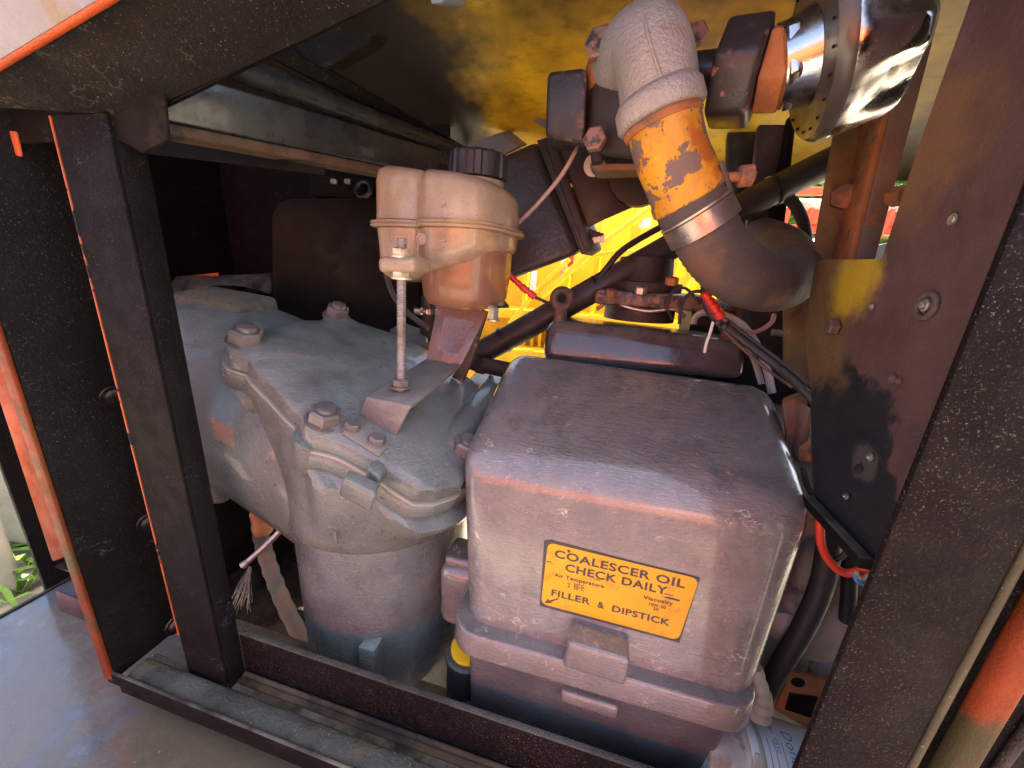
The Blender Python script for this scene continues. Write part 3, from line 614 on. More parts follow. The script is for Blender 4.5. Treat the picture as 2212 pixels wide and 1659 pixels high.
tube('mould_rib', [at(905, 500, .548), at(903, 530, .549), at(900, 556, .552)], .0018, 'tank_plastic', TK, seg=6, n=3)
lathe('moulded_mark', at(912, 517, .545), (-.1, -1, 0), [(0, .009), (.003, .0085), (.0032, .006), (.0015, .0055), (.0012, .0005)], 'tank_plastic', TK, seg=18)

HB = thing('drain_hose', 'short black drain hose with worm clamp beneath the plastic tank', 'hose', at(935, 720, .66))
tube('hose', [at(928, 640, .84), at(928, 690, .84), at(922, 740, .85), at(926, 790, .86)], .020, 'rubber', HB, seg=18)
lathe('worm_clamp', at(928, 678, .84), (0, 0, 1), [(0, .0195), (.001, .021), (.013, .021), (.014, .0195)], 'stainless', HB, seg=30)
lathe('clamp_screw', at(908, 672, .80), (1, 0, 0), [(-.012, .008), (.0, .009), (.004, .009), (.006, .005), (.016, .005)], 'zinc', HB, seg=12)

# ------------------------------------------------------------------ coalescer housing
CO = thing('coalescer_housing', 'big taupe grey box cover with yellow COALESCER OIL sticker on its front', 'housing', V(.05, .55, -.72))
FBL, FBR, FTL, FTR = at(1000, 1348, .42), at(1640, 1516, .42), at(981, 978, .455), at(1788, 1112, .455)
BTL, BTR = at(1102, 744, .70), at(1676, 820, .70)
BBL, BBR = Vector((BTL.x, .74, FBL.z)), Vector((BTR.x, .74, FBR.z))
bm = hexa([FBL, FBR, BBR, BBL, FTL, FTR, BTR, BTL])
es = [e for e in bm.edges if not all(v.co.z < H - .4 for v in e.verts)]
bmesh.ops.bevel(bm, geom=es, offset=.038, segments=8, profile=.5, affect='EDGES', clamp_overlap=True)
bmobj('cover', bm, 'cover_grey', CO, 40)
zf = (FBL.z + FBR.z) / 2 - H
bm = hexa([V(-.174, .396, zf - .036), V(.245, .396, zf - .032), V(.262, .76, zf - .034), V(-.175, .76, zf - .034), V(-.172, .399, zf + .004), V(.243, .399, zf + .008), V(.262, .76, zf + .006), V(-.173, .76, zf + .004)])
es = [e for e in bm.edges if abs(e.verts[0].co.z - e.verts[1].co.z) > .02]
bmesh.ops.bevel(bm, geom=es, offset=.045, segments=8, profile=.5, affect='EDGES')
es = [e for e in bm.edges if abs(e.verts[0].co.z - e.verts[1].co.z) < .02 and len(e.link_faces) == 2 and e.calc_face_angle(0) > .6]
bmesh.ops.bevel(bm, geom=es, offset=.004, segments=3, profile=.5, affect='EDGES')
bmobj('flange', bm, 'cover_brushed', CO, 40)
bm = hexa([V(-.143, .425, -.70), V(.215, .425, -.70), V(.24, .74, -.70), V(-.15, .74, -.70), V(-.147, .418, zf - .0365), V(.222, .418, zf - .0325), V(.25, .75, zf - .0345), V(-.155, .75, zf - .0345)], .012, 4)
bmobj('base_tray', bm, 'tray_dark', CO, 40)
box('base_foot', -.16, .175, .408, .75, -.76, -.702, 'black_gloss', CO, .004)
def onfront(px, py): n_ = (FBR - FBL).cross(FTL - FBL).normalized(); return onplane(px, py, FBL, n_)
nfr = (FBR - FBL).cross(FTL - FBL).normalized()
if nfr.dot(CAMPOS - FBL) < 0: nfr = -nfr
def lug(name, q4, back, mat):
    return bmobj(name, hexa([q4[3], q4[2], q4[2] + back, q4[3] + back, q4[0], q4[1], q4[1] + back, q4[0] + back], .006, 4), mat, CO, 40)
lug('latch_boss', [at(1228, 1388, .388), at(1362, 1428, .388), at(1352, 1486, .388), at(1213, 1442, .388)], Vector((0, .05, 0)), 'cover_brushed')
lug('base_boss', [at(1212, 1494, .409), at(1338, 1532, .409), at(1334, 1560, .409), at(1208, 1518, .409)], Vector((0, .02, 0)), 'cover_brushed')
# sticker
q = [onfront(*p) + nfr * .0012 for p in ((1184, 1170), (1510, 1249), (1465, 1381), (1169, 1302))]
def rquad(q, r, n=5, off=0):
    o_ = []
    for i in range(4):
        p = q[i]; a = (q[i - 1] - p).normalized(); b = (q[(i + 1) % 4] - p).normalized()
        for k in range(n + 1):
            t = k / n; p0 = p + a * r; p2 = p + b * r; o_.append(p0 * (1 - t) ** 2 + p * 2 * t * (1 - t) + p2 * t * t)
    return o_
cq = sum(q, Vector()) / 4
slab('sticker_border', [onfront(1176, 1168) + nfr * .0003, onfront(1190, 1166) + nfr * .0003, onfront(1330, 1203) + nfr * .0003, onfront(1512, 1248) + nfr * .0003, onfront(1467, 1388) + nfr * .0003, onfront(1440, 1380) + nfr * .0003, onfront(1166, 1308) + nfr * .0003], nfr * .0006, 'decal_edge', CO, 0)
STK = slab('sticker', rquad(q, .010), nfr * .0006, 'decal_yellow', CO, 0); STK['label'] = 'yellow warning sticker with black lettering'
zz = lambda x, y: onfront(1152.1 + x * .17361, 1124.6 + y * .17361) + nfr * .0018
def line(s_, x0, y0, x1, y1, cap):
    a, b = zz(x0, y0), zz(x1, y1); text('lettering', s_, a, b, pr(cap * .17361, a), zz(1000, 800), nfr, 'ink', STK, .0003)
line('COALESCER OIL', 262, 440, 1880, 830, 100)
line('CHECK DAILY', 395, 612, 1660, 912, 98)
line('Air Temperature', 262, 680, 880, 830, 48)
line('<  30°C', 425, 790, 636, 828, 40)
line('>  30°C', 425, 825, 630, 868, 40)
line('Viscosity', 1362, 958, 1735, 1042, 48)
line('10W-30', 1435, 1040, 1640, 1090, 40)
line('30', 1488, 1100, 1556, 1112, 40)
line('FILLER', 225, 915, 705, 1035, 82)
line('&', 795, 1065, 880, 1085, 82)
line('DIPSTICK', 975, 1112, 1690, 1298, 82)
ar = [zz(140, 1014), zz(188, 955), zz(192, 985), zz(312, 952), zz(320, 965), zz(215, 1002), zz(252, 1016)]
slab('arrow', ar, nfr * .0003, 'ink', STK, 0)
for sc in ([(420, 348), (466, 362), (450, 392), (432, 385)], [(1590, 930), (1700, 940), (1825, 975), (1810, 992), (1690, 965)], [(1620, 890), (1740, 918), (1735, 926), (1640, 905)], [(170, 490), (232, 502), (225, 510), (165, 500)], [(735, 700), (835, 728), (825, 734), (760, 715)]):
    slab('scratch', [zz(*p) for p in sc], nfr * .0004, 'decal_edge', STK, 0)

# ------------------------------------------------------------------ rocker cover behind the box
RC = thing('rocker_cover', 'dark glossy rounded engine cover behind the taupe box', 'engine cover', V(.06, .8, -.2))
bm = hexa([at(1166, 790, .73), at(1620, 830, .73), at(1620, 830, .73) + Vector((.0, .16, 0)), at(1166, 790, .73) + Vector((0, .16, 0)), at(1178, 690, .75), at(1612, 740, .75), at(1612, 740, .75) + Vector((0, .13, .0)), at(1178, 690, .75) + Vector((0, .13, 0))])
bmesh.ops.bevel(bm, geom=list(bm.edges), offset=.027, segments=7, profile=.5, affect='EDGES', clamp_overlap=True)
bmobj('cover', bm, 'rocker_paint', RC, 50)
box('gasket_rail', -.13, .27, .74, .95, -.30, -.20, 'black_paint', RC, .01)
for (x, y, R_) in ((1214, 645, 20), (1581, 682, 18)):
    E_ = thing('lifting_eye', 'rusty lifting eyebolt standing on the left end of the engine cover' if x < 1300 else 'rusty lifting eyebolt beside the red connector on the engine cover', 'eyebolt', at(x, y + 60, .78), 'lifting eyebolts')
    q = at(x, y, .78); ring('eye', q, (.25, -1, .1), pr(R_ * .9, q), pr(R_ * .42, q), 'eye_rust', E_)
    lathe('shank', q - Vector((0, 0, pr(R_ * .8, q))), (0, 0, -1), [(0, pr(12, q)), (.02, pr(14, q)), (.045, pr(17, q)), (.075, pr(17, q))], 'eye_rust', E_, seg=20)

# ------------------------------------------------------------------ engine block, flanged outlet and plain dark cylinder behind
EN = thing('engine_block', 'dirty grey engine block behind the box at right', 'engine', V(.35, .72, -1.05))
bm = hexa([V(.28, .58, -1.05), V(.62, .58, -1.05), V(.62, .95, -1.05), V(-.1, .95, -1.05), V(.285, .60, -.24), V(.62, .60, -.24), V(.62, .95, -.24), V(-.1, .95, -.24)], .02, 4)
bmobj('block', bm, 'engine_grey', EN, 50)
for (x, y, s1, s2, s3) in ((1740, 1330, .09, .07, .12), (1690, 1400, .07, .06, .10), (1810, 1420, .12, .06, .10), (1800, 1250, .10, .05, .11)):
    obox('rib_casting', at(x, y, .565), (1, 0, .1), (0, 1, 0), (0, 0, 1), s1, s2, s3, 'engine_grey', EN, .022, 5)
box('dark_fill', .27, .60, .90, 1.15, -.5, .03, 'bracket_black', EN, .02, 3)  # black boxes added to darken the bright gap behind the covers
box('dark_fill', -.05, .27, .93, 1.15, -.5, -.14, 'bracket_black', EN, .02, 3)
lathe('core_plug', at(1692, 1345, .54), (-.2, -1, .1), [(0, .026), (.012, .024), (.018, .012), (.02, .002)], 'engine_grey', EN, seg=24)
slab('rusty_bracket', [at(1708, 1452, .50), at(1790, 1472, .50), at(1760, 1585, .50), at(1675, 1535, .50)], Vector((0, .008, 0)), 'rust_orange', EN, .002)
slab('square_hole', [at(1706, 1497, .4985), at(1768, 1506, .4985), at(1752, 1552, .4985), at(1695, 1533, .4985)], Vector((0, .002, 0)), 'black_dusty', EN, .001)  # dark plate stands for the shade inside a square hole
lathe('bracket_hole', at(1724, 1474, .4995), (0, -1, 0), [(0, .009), (.001, .008), (.0012, .001)], 'black_paint', EN, seg=18)
slab('rusty_lug', [at(1690, 870, .62), at(1740, 850, .64), at(1752, 930, .62), at(1735, 1000, .60), at(1700, 985, .60)], Vector((.01, .03, 0)), 'rusty_channel', EN, .004)
slab('lug_plate', [at(1720, 985, .585), at(1752, 880, .60), at(1758, 900, .60), at(1728, 1005, .585)], Vector((.0, .04, 0)), 'rusty_channel', EN, .003)
nut('lug_nut', at(1742, 975, .575), (.5, -1, .2), .016, .014, 'rust_orange', EN)
slab('mount_arm', [at(1690, 640, .80), at(1750, 600, .78), at(1752, 780, .72), at(1760, 830, .70), at(1720, 850, .70), at(1690, 790, .74)], Vector((.02, .04, 0)), 'olive_rust', EN, .005)
lathe('stud_end', at(1668, 718, .77), (1, 0, 0), [(0, .006), (.02, .006), (.021, .011), (.032, .011), (.033, .006), (.05, .006)], 'zinc', EN, seg=12)
lathe('manifold_flange', at(1385, 640, .90), (0, 0, 1), [(-.05, .075), (.0, .075), (.002, .080), (.03, .080), (.032, .06), (.08, .055)], 'bracket_black', EN, seg=36)
obox('manifold_plate', at(1400, 645, .88), (1, 0, 0), (0, 1, 0), (0, 0, 1), .22, .14, .03, 'black_chipped', EN, .008)
for (x, y, m) in ((1383, 634, 'zinc'), (1450, 615, 'rust_orange'), (1320, 640, 'rust_orange')):
    nut('manifold_bolt', at(x, y, .80), (0, -.2, 1), .012, .014, m, EN)
lathe('black_pipe', at(1480, 690, .95), (1, .1, 0), [(0, .045), (.18, .045), (.182, .055), (.22, .055)], 'rubber', EN, seg=28)
lathe('pale_pipe', at(1470, 650, 1.02), (1, .15, -.12), [(0, .02), (.3, .02)], 'zinc', EN, seg=16)

# ------------------------------------------------------------------ big black air duct with strap
DU = thing('air_duct', 'large black chipped air cleaner box with strap behind the plastic tank', 'air cleaner', at(1130, 600, .9))
dq = [at(1000, 372, .86), at(1160, 302, .87), at(1256, 548, .84), at(1085, 612, .82)]
ex_ = Vector((.03, .22, .05))
bmobj('casing', hexa([dq[3], dq[2], dq[2] + ex_, dq[3] + ex_, dq[0], dq[1], dq[1] + ex_, dq[0] + ex_], .02, 5), 'duct_black', DU)
fq = [at(1158, 303, .862), at(1192, 292, .862), at(1278, 534, .834), at(1254, 550, .834)]
slab('strap_band', fq, Vector((.02, .06, .0)), 'bracket_black', DU, .003)
slab('strap_groove', [at(1168, 302, .858), at(1174, 300, .858), at(1264, 541, .830), at(1259, 545, .830)], Vector((0, .006, 0)), 'duct_black', DU, .0015)
slab('mount_plate', [at(1195, 300, .88), at(1262, 494, .86), at(1330, 462, .87), at(1380, 440, .88), at(1430, 425, .90), at(1430, 300, .90)], Vector((.0, .01, 0)), 'bracket_black', DU, .002)
lathe('plate_disc', at(1385, 372, .872), (0, -1, 0), [(0, .065), (.012, .063), (.013, .05), (.0135, .002)], 'black_plastic', DU, seg=36)
nut('plate_bolt', at(1232, 405, .868), (-.2, -1, 0), .007, .012, 'fuse_white', DU)
lathe('washer_stack', at(1284, 357, .85), (-.2, -1, 0), [(0, .021), (.003, .021), (.0035, .016), (.007, .016), (.0075, .010), (.014, .009), (.015, .002)], 'fuse_white', DU, seg=26)
TB = thing('terminal_block', 'small black and white terminal block below the black air cleaner box', 'connector', at(1288, 525, .9))
for k in range(4):
    q = at(1276 + 8 * k, 506 + 1.5 * k, .87); obox('terminal', q, (1, 0, 0), (0, 1, 0), (0, 0, 1), .0075, .02, .018 - .002 * k, 'black_plastic', TB, .001)
    q = at(1278 + 8 * k, 521 - 1.5 * k, .868); obox('terminal_tag', q, (1, 0, 0), (0, 1, 0), (0, 0, 1), .0072, .02, .012, 'fuse_white', TB, .001)

# ------------------------------------------------------------------ pipework: block, flange, grey elbow, yellow elbow, hex bushings
PW = thing('inlet_pipework', 'flanged pipe assembly with grey elbow and chipped yellow elbow at top', 'pipework', at(1400, 300, .66))
bmobj('valve_block', hexa([at(1177, 296, .66), at(1262, 312, .64), at(1266, 320, .78), at(1190, 330, .78), at(1181, 152, .66), at(1268, 142, .64), at(1268, 142, .64) + Vector((0, .13, .01)), at(1181, 152, .66) + Vector((0, .13, .01))], .009, 4), 'black_chipped', PW)
bmobj('flange_plate', hexa([at(1262, 330, .66), at(1380, 345, .62), at(1385, 345, .72), at(1275, 340, .74), at(1284, 80, .66), at(1352, 72, .62), at(1352, 72, .62) + Vector((0, .10, 0)), at(1284, 80, .66) + Vector((0, .10, 0))], .008, 3), 'bracket_black', PW)
for (x, y, r) in ((1298, 100, 33), (1288, 305, 25), (1505, 82, 24)):
    q = at(x, y, .635 if x < 1400 else .70); nut('flange_bolt', q, (-.25, -1, .1), pr(r, q), pr(20, q), 'black_chipped', PW, rot=.3)
slab('lower_bracket', [at(1272, 352, .68), at(1390, 352, .66), at(1390, 366, .66), at(1288, 370, .68)], Vector((0, .05, 0)), 'rusty_channel', PW, .003)
tube('bracket_pin', [at(1290, 330, .66), at(1292, 352, .66)], .010, 'bracket_black', PW, seg=14, n=3)
# grey elbow
e0, e1, e2, e3, e4 = at(1335, 172, .70), at(1362, 122, .645), at(1398, 104, .605), at(1415, 150, .585), at(1424, 222, .580)
rE = pr(83, e3)
tube('grey_elbow', [e0, e1, e2, e3, e4], lambda t: rE * (1 - .06 * abs(t - .4)), 'galvanised', PW, seg=40, n=8, angle=80)
ad = (at(1440, 300, .582) - e4).normalized()
rim = at(1423, 232, .58)
lathe('elbow_rim', rim, ad, [(-.016, rE * .98), (-.008, rE * 1.10), (.010, rE * 1.12), (.014, rE * 1.06), (.015, rE * .9)], 'galvanised', PW, seg=44, angle=60)
rdir = (e0 - e1).normalized()
lathe('elbow_rim', e0.lerp(e1, .35), rdir, [(-.016, rE * .98), (-.008, rE * 1.08), (.012, rE * 1.10), (.02, rE * .95)], 'rust_orange', PW, seg=44, angle=60)
# raised seam of the casting
tube('cast_seam', [e2 + Vector((-.012, -rE * .35, rE * .90)), e2.lerp(e3, .35) + Vector((-.012, -rE * .93, rE * .33)), e3 + Vector((-.008, -rE * .985, 0)), e4 + Vector((-.004, -rE * .965, .008))], .0022, 'galvanised', PW, seg=8)
y0_, y1_, y2_, y3_ = at(1430, 250, .58), at(1446, 325, .582), at(1470, 385, .587), at(1490, 432, .592)
rY = pr(76, y1_)
tube('yellow_elbow', [y0_, y1_, y2_, y3_], lambda t: rY * (.97 + .12 * max(0, t - .55) + (.05 if .80 < t < .97 else 0)), 'yellow_chipped', PW, seg=44, n=10, angle=80)
lathe('rust_ring', rim + ad * .016, ad, [(0, rE * .98), (.004, rE * 1.0), (.008, rE * .96)], 'rust_orange', PW, seg=40)
# nipple and hex bushings to the right
ha = at(1520, 162, .64); hb = at(1790, 140, .60); hd = (hb - ha).normalized()
def along(px): 
    best = min((abs((lambda c_: c_.dot(cx) / fwd(c_ + CAMPOS) * FP + 1106)(ha + hd * t - CAMPOS) - px), t) for t in [i * .001 for i in range(-150, 420)]); return ha + hd * best[1]
lathe('nipple', along(1460), hd, [(0, pr(42, ha)), (.10, pr(42, ha))], 'black_gloss', PW, seg=28)
q = along(1550) - Vector((0, 0, .004)); r_ = pr(118, q)
def hexprism(name, q, ax, r, h, mat, parent, bev, rot=0):
    ax = ax.normalized(); up = Vector((0, 0, 1)); a = (up - ax * up.dot(ax)).normalized(); b = ax.cross(a)
    return slab(name, [q + (a * math.cos(rot + math.pi * k / 3) + b * math.sin(rot + math.pi * k / 3)) * r for k in range(6)], ax * h, mat, parent, bev, 3)
hexprism('hex_bushing', q, hd, r_ * .84, pr(84, q), 'black_chipped', PW, .008, rot=math.pi / 6)
q = along(1650); hexprism('rusty_hex', q, hd, pr(82, q), pr(48, q), 'rust_orange', PW, .003)
q = along(1700); lathe('threaded_socket', q, hd, [(0, pr(56, q)), (.008, pr(60, q)), (.012, pr(54, q)), (.018, pr(60, q)), (.024, pr(54, q)), (.05, pr(52, q))], 'chrome', PW, seg=36)

# chrome breather cap
CH = thing('chrome_silencer', 'shiny chrome fluted breather cap at the top right', 'silencer', at(1830, 300, .58))
hd = Vector((.95, -.10, .26)).normalized(); c_ = at(1744, 126, .60); rC = .090
lathe('collar', c_, hd, [(-.03, .042), (-.012, .046), (.0, .05)], 'chrome', CH, seg=36)
hexprism('collar_nut', c_ - hd * .028, hd, .048, .012, 'chrome', CH, .002)
lathe('back_disc', c_, hd, [(0, .03), (.001, rC * .93), (.005, rC * .97), (.010, rC), (.016, rC)], 'disc_dark', CH, seg=72)
for k in range(20):
    th = 2 * math.pi * k / 20; up = Vector((0, 0, 1)); a = (up - hd * up.dot(hd)).normalized(); b = hd.cross(a)
    lathe('vent_slot', c_ + (a * math.cos(th) + b * math.sin(th)) * rC * .84 + hd * .003, -hd, [(0, .0016), (.0042, .0016), (.0044, .001)], 'black_paint', CH, seg=8)
def flute(t, i):
    f = math.cos(6 * t + .4); f = max(-.5, min(.8, f * 1.4))
    w_ = (0, 0, .25, .8, 1, 1, 1, .6)[min(i, 7)]
    return 1 + .13 * w_ * (f - .8)
lathe('shell', c_, hd, [(.012, rC * .98), (.016, rC * 1.0), (.035, rC * .985), (.05, rC * .97), (.055, rC * .96), (.064, rC * .95), (.074, rC * .91), (.081, rC * .82), (.084, rC * .6), (.085, rC * .05)], 'chrome', CH, seg=120, mod=flute, angle=60)

# ------------------------------------------------------------------ rubber hose with clamp
HS = thing('inlet_hose', 'dusty black rubber hose clamped to the yellow elbow and curving back', 'hose', at(1600, 640, .65))
hp = [at(1480, 415, .590), at(1510, 475, .592), at(1548, 545, .60), at(1610, 598, .625), at(1682, 612, .68), at(1712, 585, .76), at(1690, 540, .86), at(1640, 515, .95)]
rH = pr(68, hp[1])
tube('hose', hp, lambda t: rH * (1.0 + .06 * (t < .18) - .04 * t), 'rubber_dusty', HS, seg=40, n=14, rib=.014, ribn=1, angle=80)
cdir = (hp[2] - hp[0]).normalized(); q = hp[0].lerp(hp[1], .75)
lathe('clamp_band', q, cdir, [(0, rH * 1.03), (.001, rH * 1.10), (.026, rH * 1.10), (.027, rH * 1.03)], 'stainless', HS, seg=48)
lathe('clamp_lip', q - cdir * .004, cdir, [(0, rH * 1.04), (.0005, rH * 1.115), (.003, rH * 1.115), (.004, rH * 1.04)], 'zinc', HS, seg=48)
bq = at(1578, 385, .565); obox('clamp_ear', at(1572, 395, .575), (.6, .4, -.9), (.3, 1, 0), (1, 0, .5), .05, .028, .006, 'rubber_dusty', HS, .002)
lathe('clamp_bolt', at(1568, 384, .57), (1, .05, .1), [(0, .006), (.014, .006), (.0145, .0125), (.029, .0125), (.0295, .006), (.032, .006)], 'rust_orange', HS, seg=14)

# ------------------------------------------------------------------ slanting conduit with cable ties
CD = thing('slanting_conduit', 'thick black conduit slanting up to the right behind the engine cover', 'conduit', at(1060, 750, .84))
cp = [at(1010, 775, .82), at(1075, 742, .83), at(1200, 672, .85), at(1400, 560, .88), at(1650, 422, .93), at(1860, 318, .98)]
tube('conduit', cp, .0275, 'rubber', CD, seg=22, n=10, angle=80)
for (x, y, Y) in ((1088, 734, .832), (1290, 624, .864), (1672, 411, .934)):
    q = at(x, y, Y); dr = (cp[3] - cp[2]).normalized(); ct = lathe('cable_tie', q - dr * .003, dr, [(0, .0278), (.0005, .0302), (.007, .0302), (.0075, .0278)], 'black_plastic', CD, seg=26)
tube('branch_cable', [at(1285, 612, .85), at(1310, 580, .85), at(1345, 540, .86), at(1410, 500, .88), at(1470, 470, .9)], .0065, 'rubber', CD, seg=10)
B2 = thing('rear_cable', 'black cable looping down from the conduit towards the rusty post', 'cable', at(1745, 545, .98))
tube('cable', [at(1690, 418, .94), at(1715, 440, .95), at(1735, 480, .96), at(1742, 520, .97), at(1738, 560, .97)], .011, 'rubber', B2, seg=12)
B3 = thing('rubber_line', 'black rubber pipe passing behind the strap towards the box', 'pipe', at(1050, 800, .78))
tube('line', [at(985, 770, .80), at(1030, 785, .79), at(1110, 802, .78)], .018, 'rubber', B3, seg=16)
lathe('line_nut', at(1030, 786, .788), (1, -.02, -.1), [(0, .021), (.02, .021)], 'black_plastic', B3, seg=6)

# ------------------------------------------------------------------ wires
def wire(name, label, cat, pts, r, mat, extra=None, flat=1):
    t = thing(name, label, cat, pts[-1]); tube('sheath', pts, r, mat, t, seg=10, flat=flat)
    for e in (extra or []):
        nm, a, b, rr_, m = e; d = (b - a); Ln = d.length
        lathe(nm, a, d, [(0, rr_ * .8), (.001, rr_), (Ln * .45, rr_), (Ln * .46, rr_ * .75), (Ln * .54, rr_ * .75), (Ln * .55, rr_), (Ln - .001, rr_), (Ln, rr_ * .8)], m, t, seg=12)
    return t
wire('sensor_wire', 'thin mauve wire hanging in front of the black box with red connector', 'wire', [at(1252, 300, .73), at(1241, 330, .70), at(1208, 385, .70), at(1158, 444, .70), at(1114, 489, .70), at(1097, 525, .70), at(1089, 545, .70), at(1093, 575, .70), at(1103, 597, .70)], .0036, 'wire_mauve',
     [('connector', at(1103, 597, .70), at(1128, 620, .70), .0055, 'red_plastic'), ('connector', at(1127, 619, .70), at(1156, 642, .705), .0065, 'red_plastic'), ('lead', at(1156, 642, .705), at(1185, 655, .72), .003, 'rubber')])
wire('sender_wire', 'mauve wire looping under the hose with red inline connector', 'wire', [at(1672, 680, .73), at(1668, 694, .72), at(1652, 708, .715), at(1626, 718, .71), at(1595, 710, .705), at(1565, 692, .70), at(1535, 655, .70), at(1520, 633, .70)], .0036, 'wire_mauve',
     [('connector', at(1521, 632, .695), at(1540, 660, .695), .0075, 'red_plastic'), ('connector', at(1538, 656, .694), at(1558, 687, .694), .0085, 'red_plastic')])
wire('battery_cable', 'black cable running down from the red connector to the side panel', 'cable', [at(1522, 600, .72), at(1523, 646, .71), at(1537, 680, .70), at(1565, 705, .70), at(1617, 745, .68), at(1678, 792, .65), at(1730, 838, .61), at(1770, 880, .585)], .0062, 'rubber')
wire('loop_wire', 'thin black wire arching over the left of the engine cover end', 'wire', [at(1467, 700, .74), at(1472, 660, .74), at(1490, 634, .74), at(1515, 630, .73), at(1524, 645, .72)], .003, 'rubber')
wire('grey_strap', 'pale grey flat tube curving down beside the engine cover', 'tube', [at(1497, 700, .76), at(1503, 684, .76), at(1518, 676, .76), at(1545, 676, .76), at(1585, 690, .76), at(1615, 715, .75), at(1640, 755, .74), at(1656, 795, .73), at(1668, 850, .71)], .0085, 'grey_belt', flat=.5)
wire('grey_ribbon', 'second grey flat tube under the pale one beside the engine cover', 'tube', [at(1590, 705, .775), at(1610, 740, .765), at(1630, 780, .755), at(1645, 830, .74)], .008, 'grey_belt', flat=.4)
wire('cable_tie_tail', 'white tail of a cable tie hanging over the engine cover', 'cable tie', [at(1541, 694, .70), at(1533, 722, .70), at(1526, 742, .70), at(1522, 762, .70)], .0026, 'white_paint')
wire('harness_wire', 'thin black wire taped along the upper side of the slanting battery cable', 'wire', [at(1530, 640, .715), at(1548, 676, .705), at(1578, 697, .70), at(1630, 738, .68), at(1690, 784, .65), at(1745, 832, .61)], .003, 'rubber')
wire('brown_wire', 'thin brown wire drooping below the slanting battery cable', 'wire', [at(1540, 690, .70), at(1572, 722, .695), at(1612, 760, .68), at(1660, 800, .655), at(1712, 836, .62)], .0026, 'eye_rust')
TT = thing('cable_tie', 'black cable tie round the battery cable beside the red connector', 'cable tie', at(1560, 702, .70))
lathe('band', at(1562, 702, .70), (at(1590, 724, .69) - at(1550, 692, .70)), [(0, .009), (.0005, .0105), (.006, .0105), (.0065, .009)], 'black_plastic', TT, seg=16)
obox('tie_head', at(1553, 697, .692), (1, 0, -.8), (0, 1, 0), (.8, 0, 1), .011, .008, .009, 'black_plastic', TT, .001)
wire('fuel_line', 'thin steel fuel line curving over the manifold flange', 'pipe', [at(1290, 668, .84), at(1318, 650, .83), at(1350, 662, .82), at(1400, 672, .82), at(1455, 668, .82), at(1478, 684, .80)], .0042, 'zinc')
wire('glow_wire', 'thin dark wire looped left of the manifold flange', 'wire', [at(1452, 690, .80), at(1440, 660, .80), at(1452, 632, .80), at(1478, 622, .80), at(1500, 640, .80)], .0028, 'rubber')
wire('starter_cable', 'thick black cable running down beside the engine block', 'cable', [at(1800, 1100, .50), at(1795, 1140, .50), at(1777, 1256, .50), at(1735, 1356, .50), at(1675, 1456, .50), at(1650, 1500, .50)], .0135, 'rubber')
wire('alternator_cable', 'thinner black cable behind the red wire loop', 'cable', [at(1830, 1130, .52), at(1833, 1200, .52), at(1834, 1270, .52), at(1828, 1340, .52)], .009, 'rubber')
wire('red_wire', 'bright red wire looping below the side panel', 'wire', [at(1774, 1105, .47), at(1771, 1140, .47), at(1775, 1180, .47), at(1795, 1216, .468), at(1828, 1238, .465), at(1880, 1226, .46)], .0048, 'wire_red')
wire('black_loop_wire', 'thin black wire crossing inside the red wire loop', 'wire', [at(1768, 1150, .475), at(1772, 1185, .475), at(1790, 1210, .475), at(1815, 1205, .475), at(1838, 1180, .475)], .003, 'rubber')
wire('blue_wire', 'short blue wire end beside the right post', 'wire', [at(1848, 1240, .455), at(1852, 1255, .455), at(1868, 1262, .455)], .0026, 'wire_blue')
wire('tan_wire', 'tan wire end above the blue one beside the right post', 'wire', [at(1850, 1238, .455), at(1862, 1248, .455), at(1880, 1245, .455)], .0028, 'wire_tan')
wire('side_cable', 'thin black cable dropping between the box and the side panel', 'cable', [at(1735, 1010, .56), at(1745, 1050, .55), at(1762, 1080, .54), at(1775, 1105, .53)], .004, 'rubber')
wire('upper_cable', 'thin black cable on the black drain hose behind the threaded rod', 'cable', [at(833, 590, .72), at(850, 640, .72), at(885, 680, .72), at(925, 710, .72)], .006, 'rubber')

# ------------------------------------------------------------------ white spin-on filter at the bottom right
OF = thing('oil_filter', 'white spin on oil filter with blue print below the box corner', 'filter', at(1660, 1640, .45))
fR = .072; fo = at(1592, 1545, .47) + Vector((0, -.02, -fR * .97)); fa = Vector((1, .03, -.10)).normalized()
lathe('can', fo, fa, [(0, fR * .98), (.003, fR), (.105, fR), (.122, fR * .95), (.132, fR * .8), (.136, fR * .4), (.137, .002)], 'filter_white', OF, seg=64, angle=40)
lathe('base_plate', fo - fa * .05, fa, [(0, fR * .80), (.03, fR * .86), (.045, fR * .9), (.049, fR * .97)], 'engine_grey', OF, seg=48)
lathe('rim', fo, fa, [(.010, fR * 1.0), (.012, fR * 1.012), (.015, fR * 1.012), (.017, fR * 1.0)], 'engine_grey', OF, seg=64)
up = Vector((0, 0, 1)); fu = (up - fa * up.dot(fa)).normalized(); fv = fa.cross(fu)
def fpt(d, th, r=1.003): return fo + fa * d + (fu * math.cos(th) + fv * math.sin(th)) * fR * r
def curved_text(s_, d0, th0, th1, h_, mat):
    cu = bpy.data.curves.new('print', 'FONT'); cu.body = s_; cu.resolution_u = 2
    o = bpy.data.objects.new('print', cu); COL.objects.link(o); dg = bpy.context.evaluated_depsgraph_get(); dg.update()
    me = bpy.data.meshes.new_from_object(o.evaluated_get(dg)); bpy.data.objects.remove(o)
    xs_ = [v.co.x for v in me.vertices]; x0, x1 = min(xs_), max(xs_)
    vs = [fpt(d0 + v.co.y * h_, th0 + (v.co.x - x0) / (x1 - x0) * (th1 - th0), 1.006) for v in me.vertices]; fs = [list(f.vertices) for f in me.polygons]
    return obj('print', vs, fs, mat, OF, False)
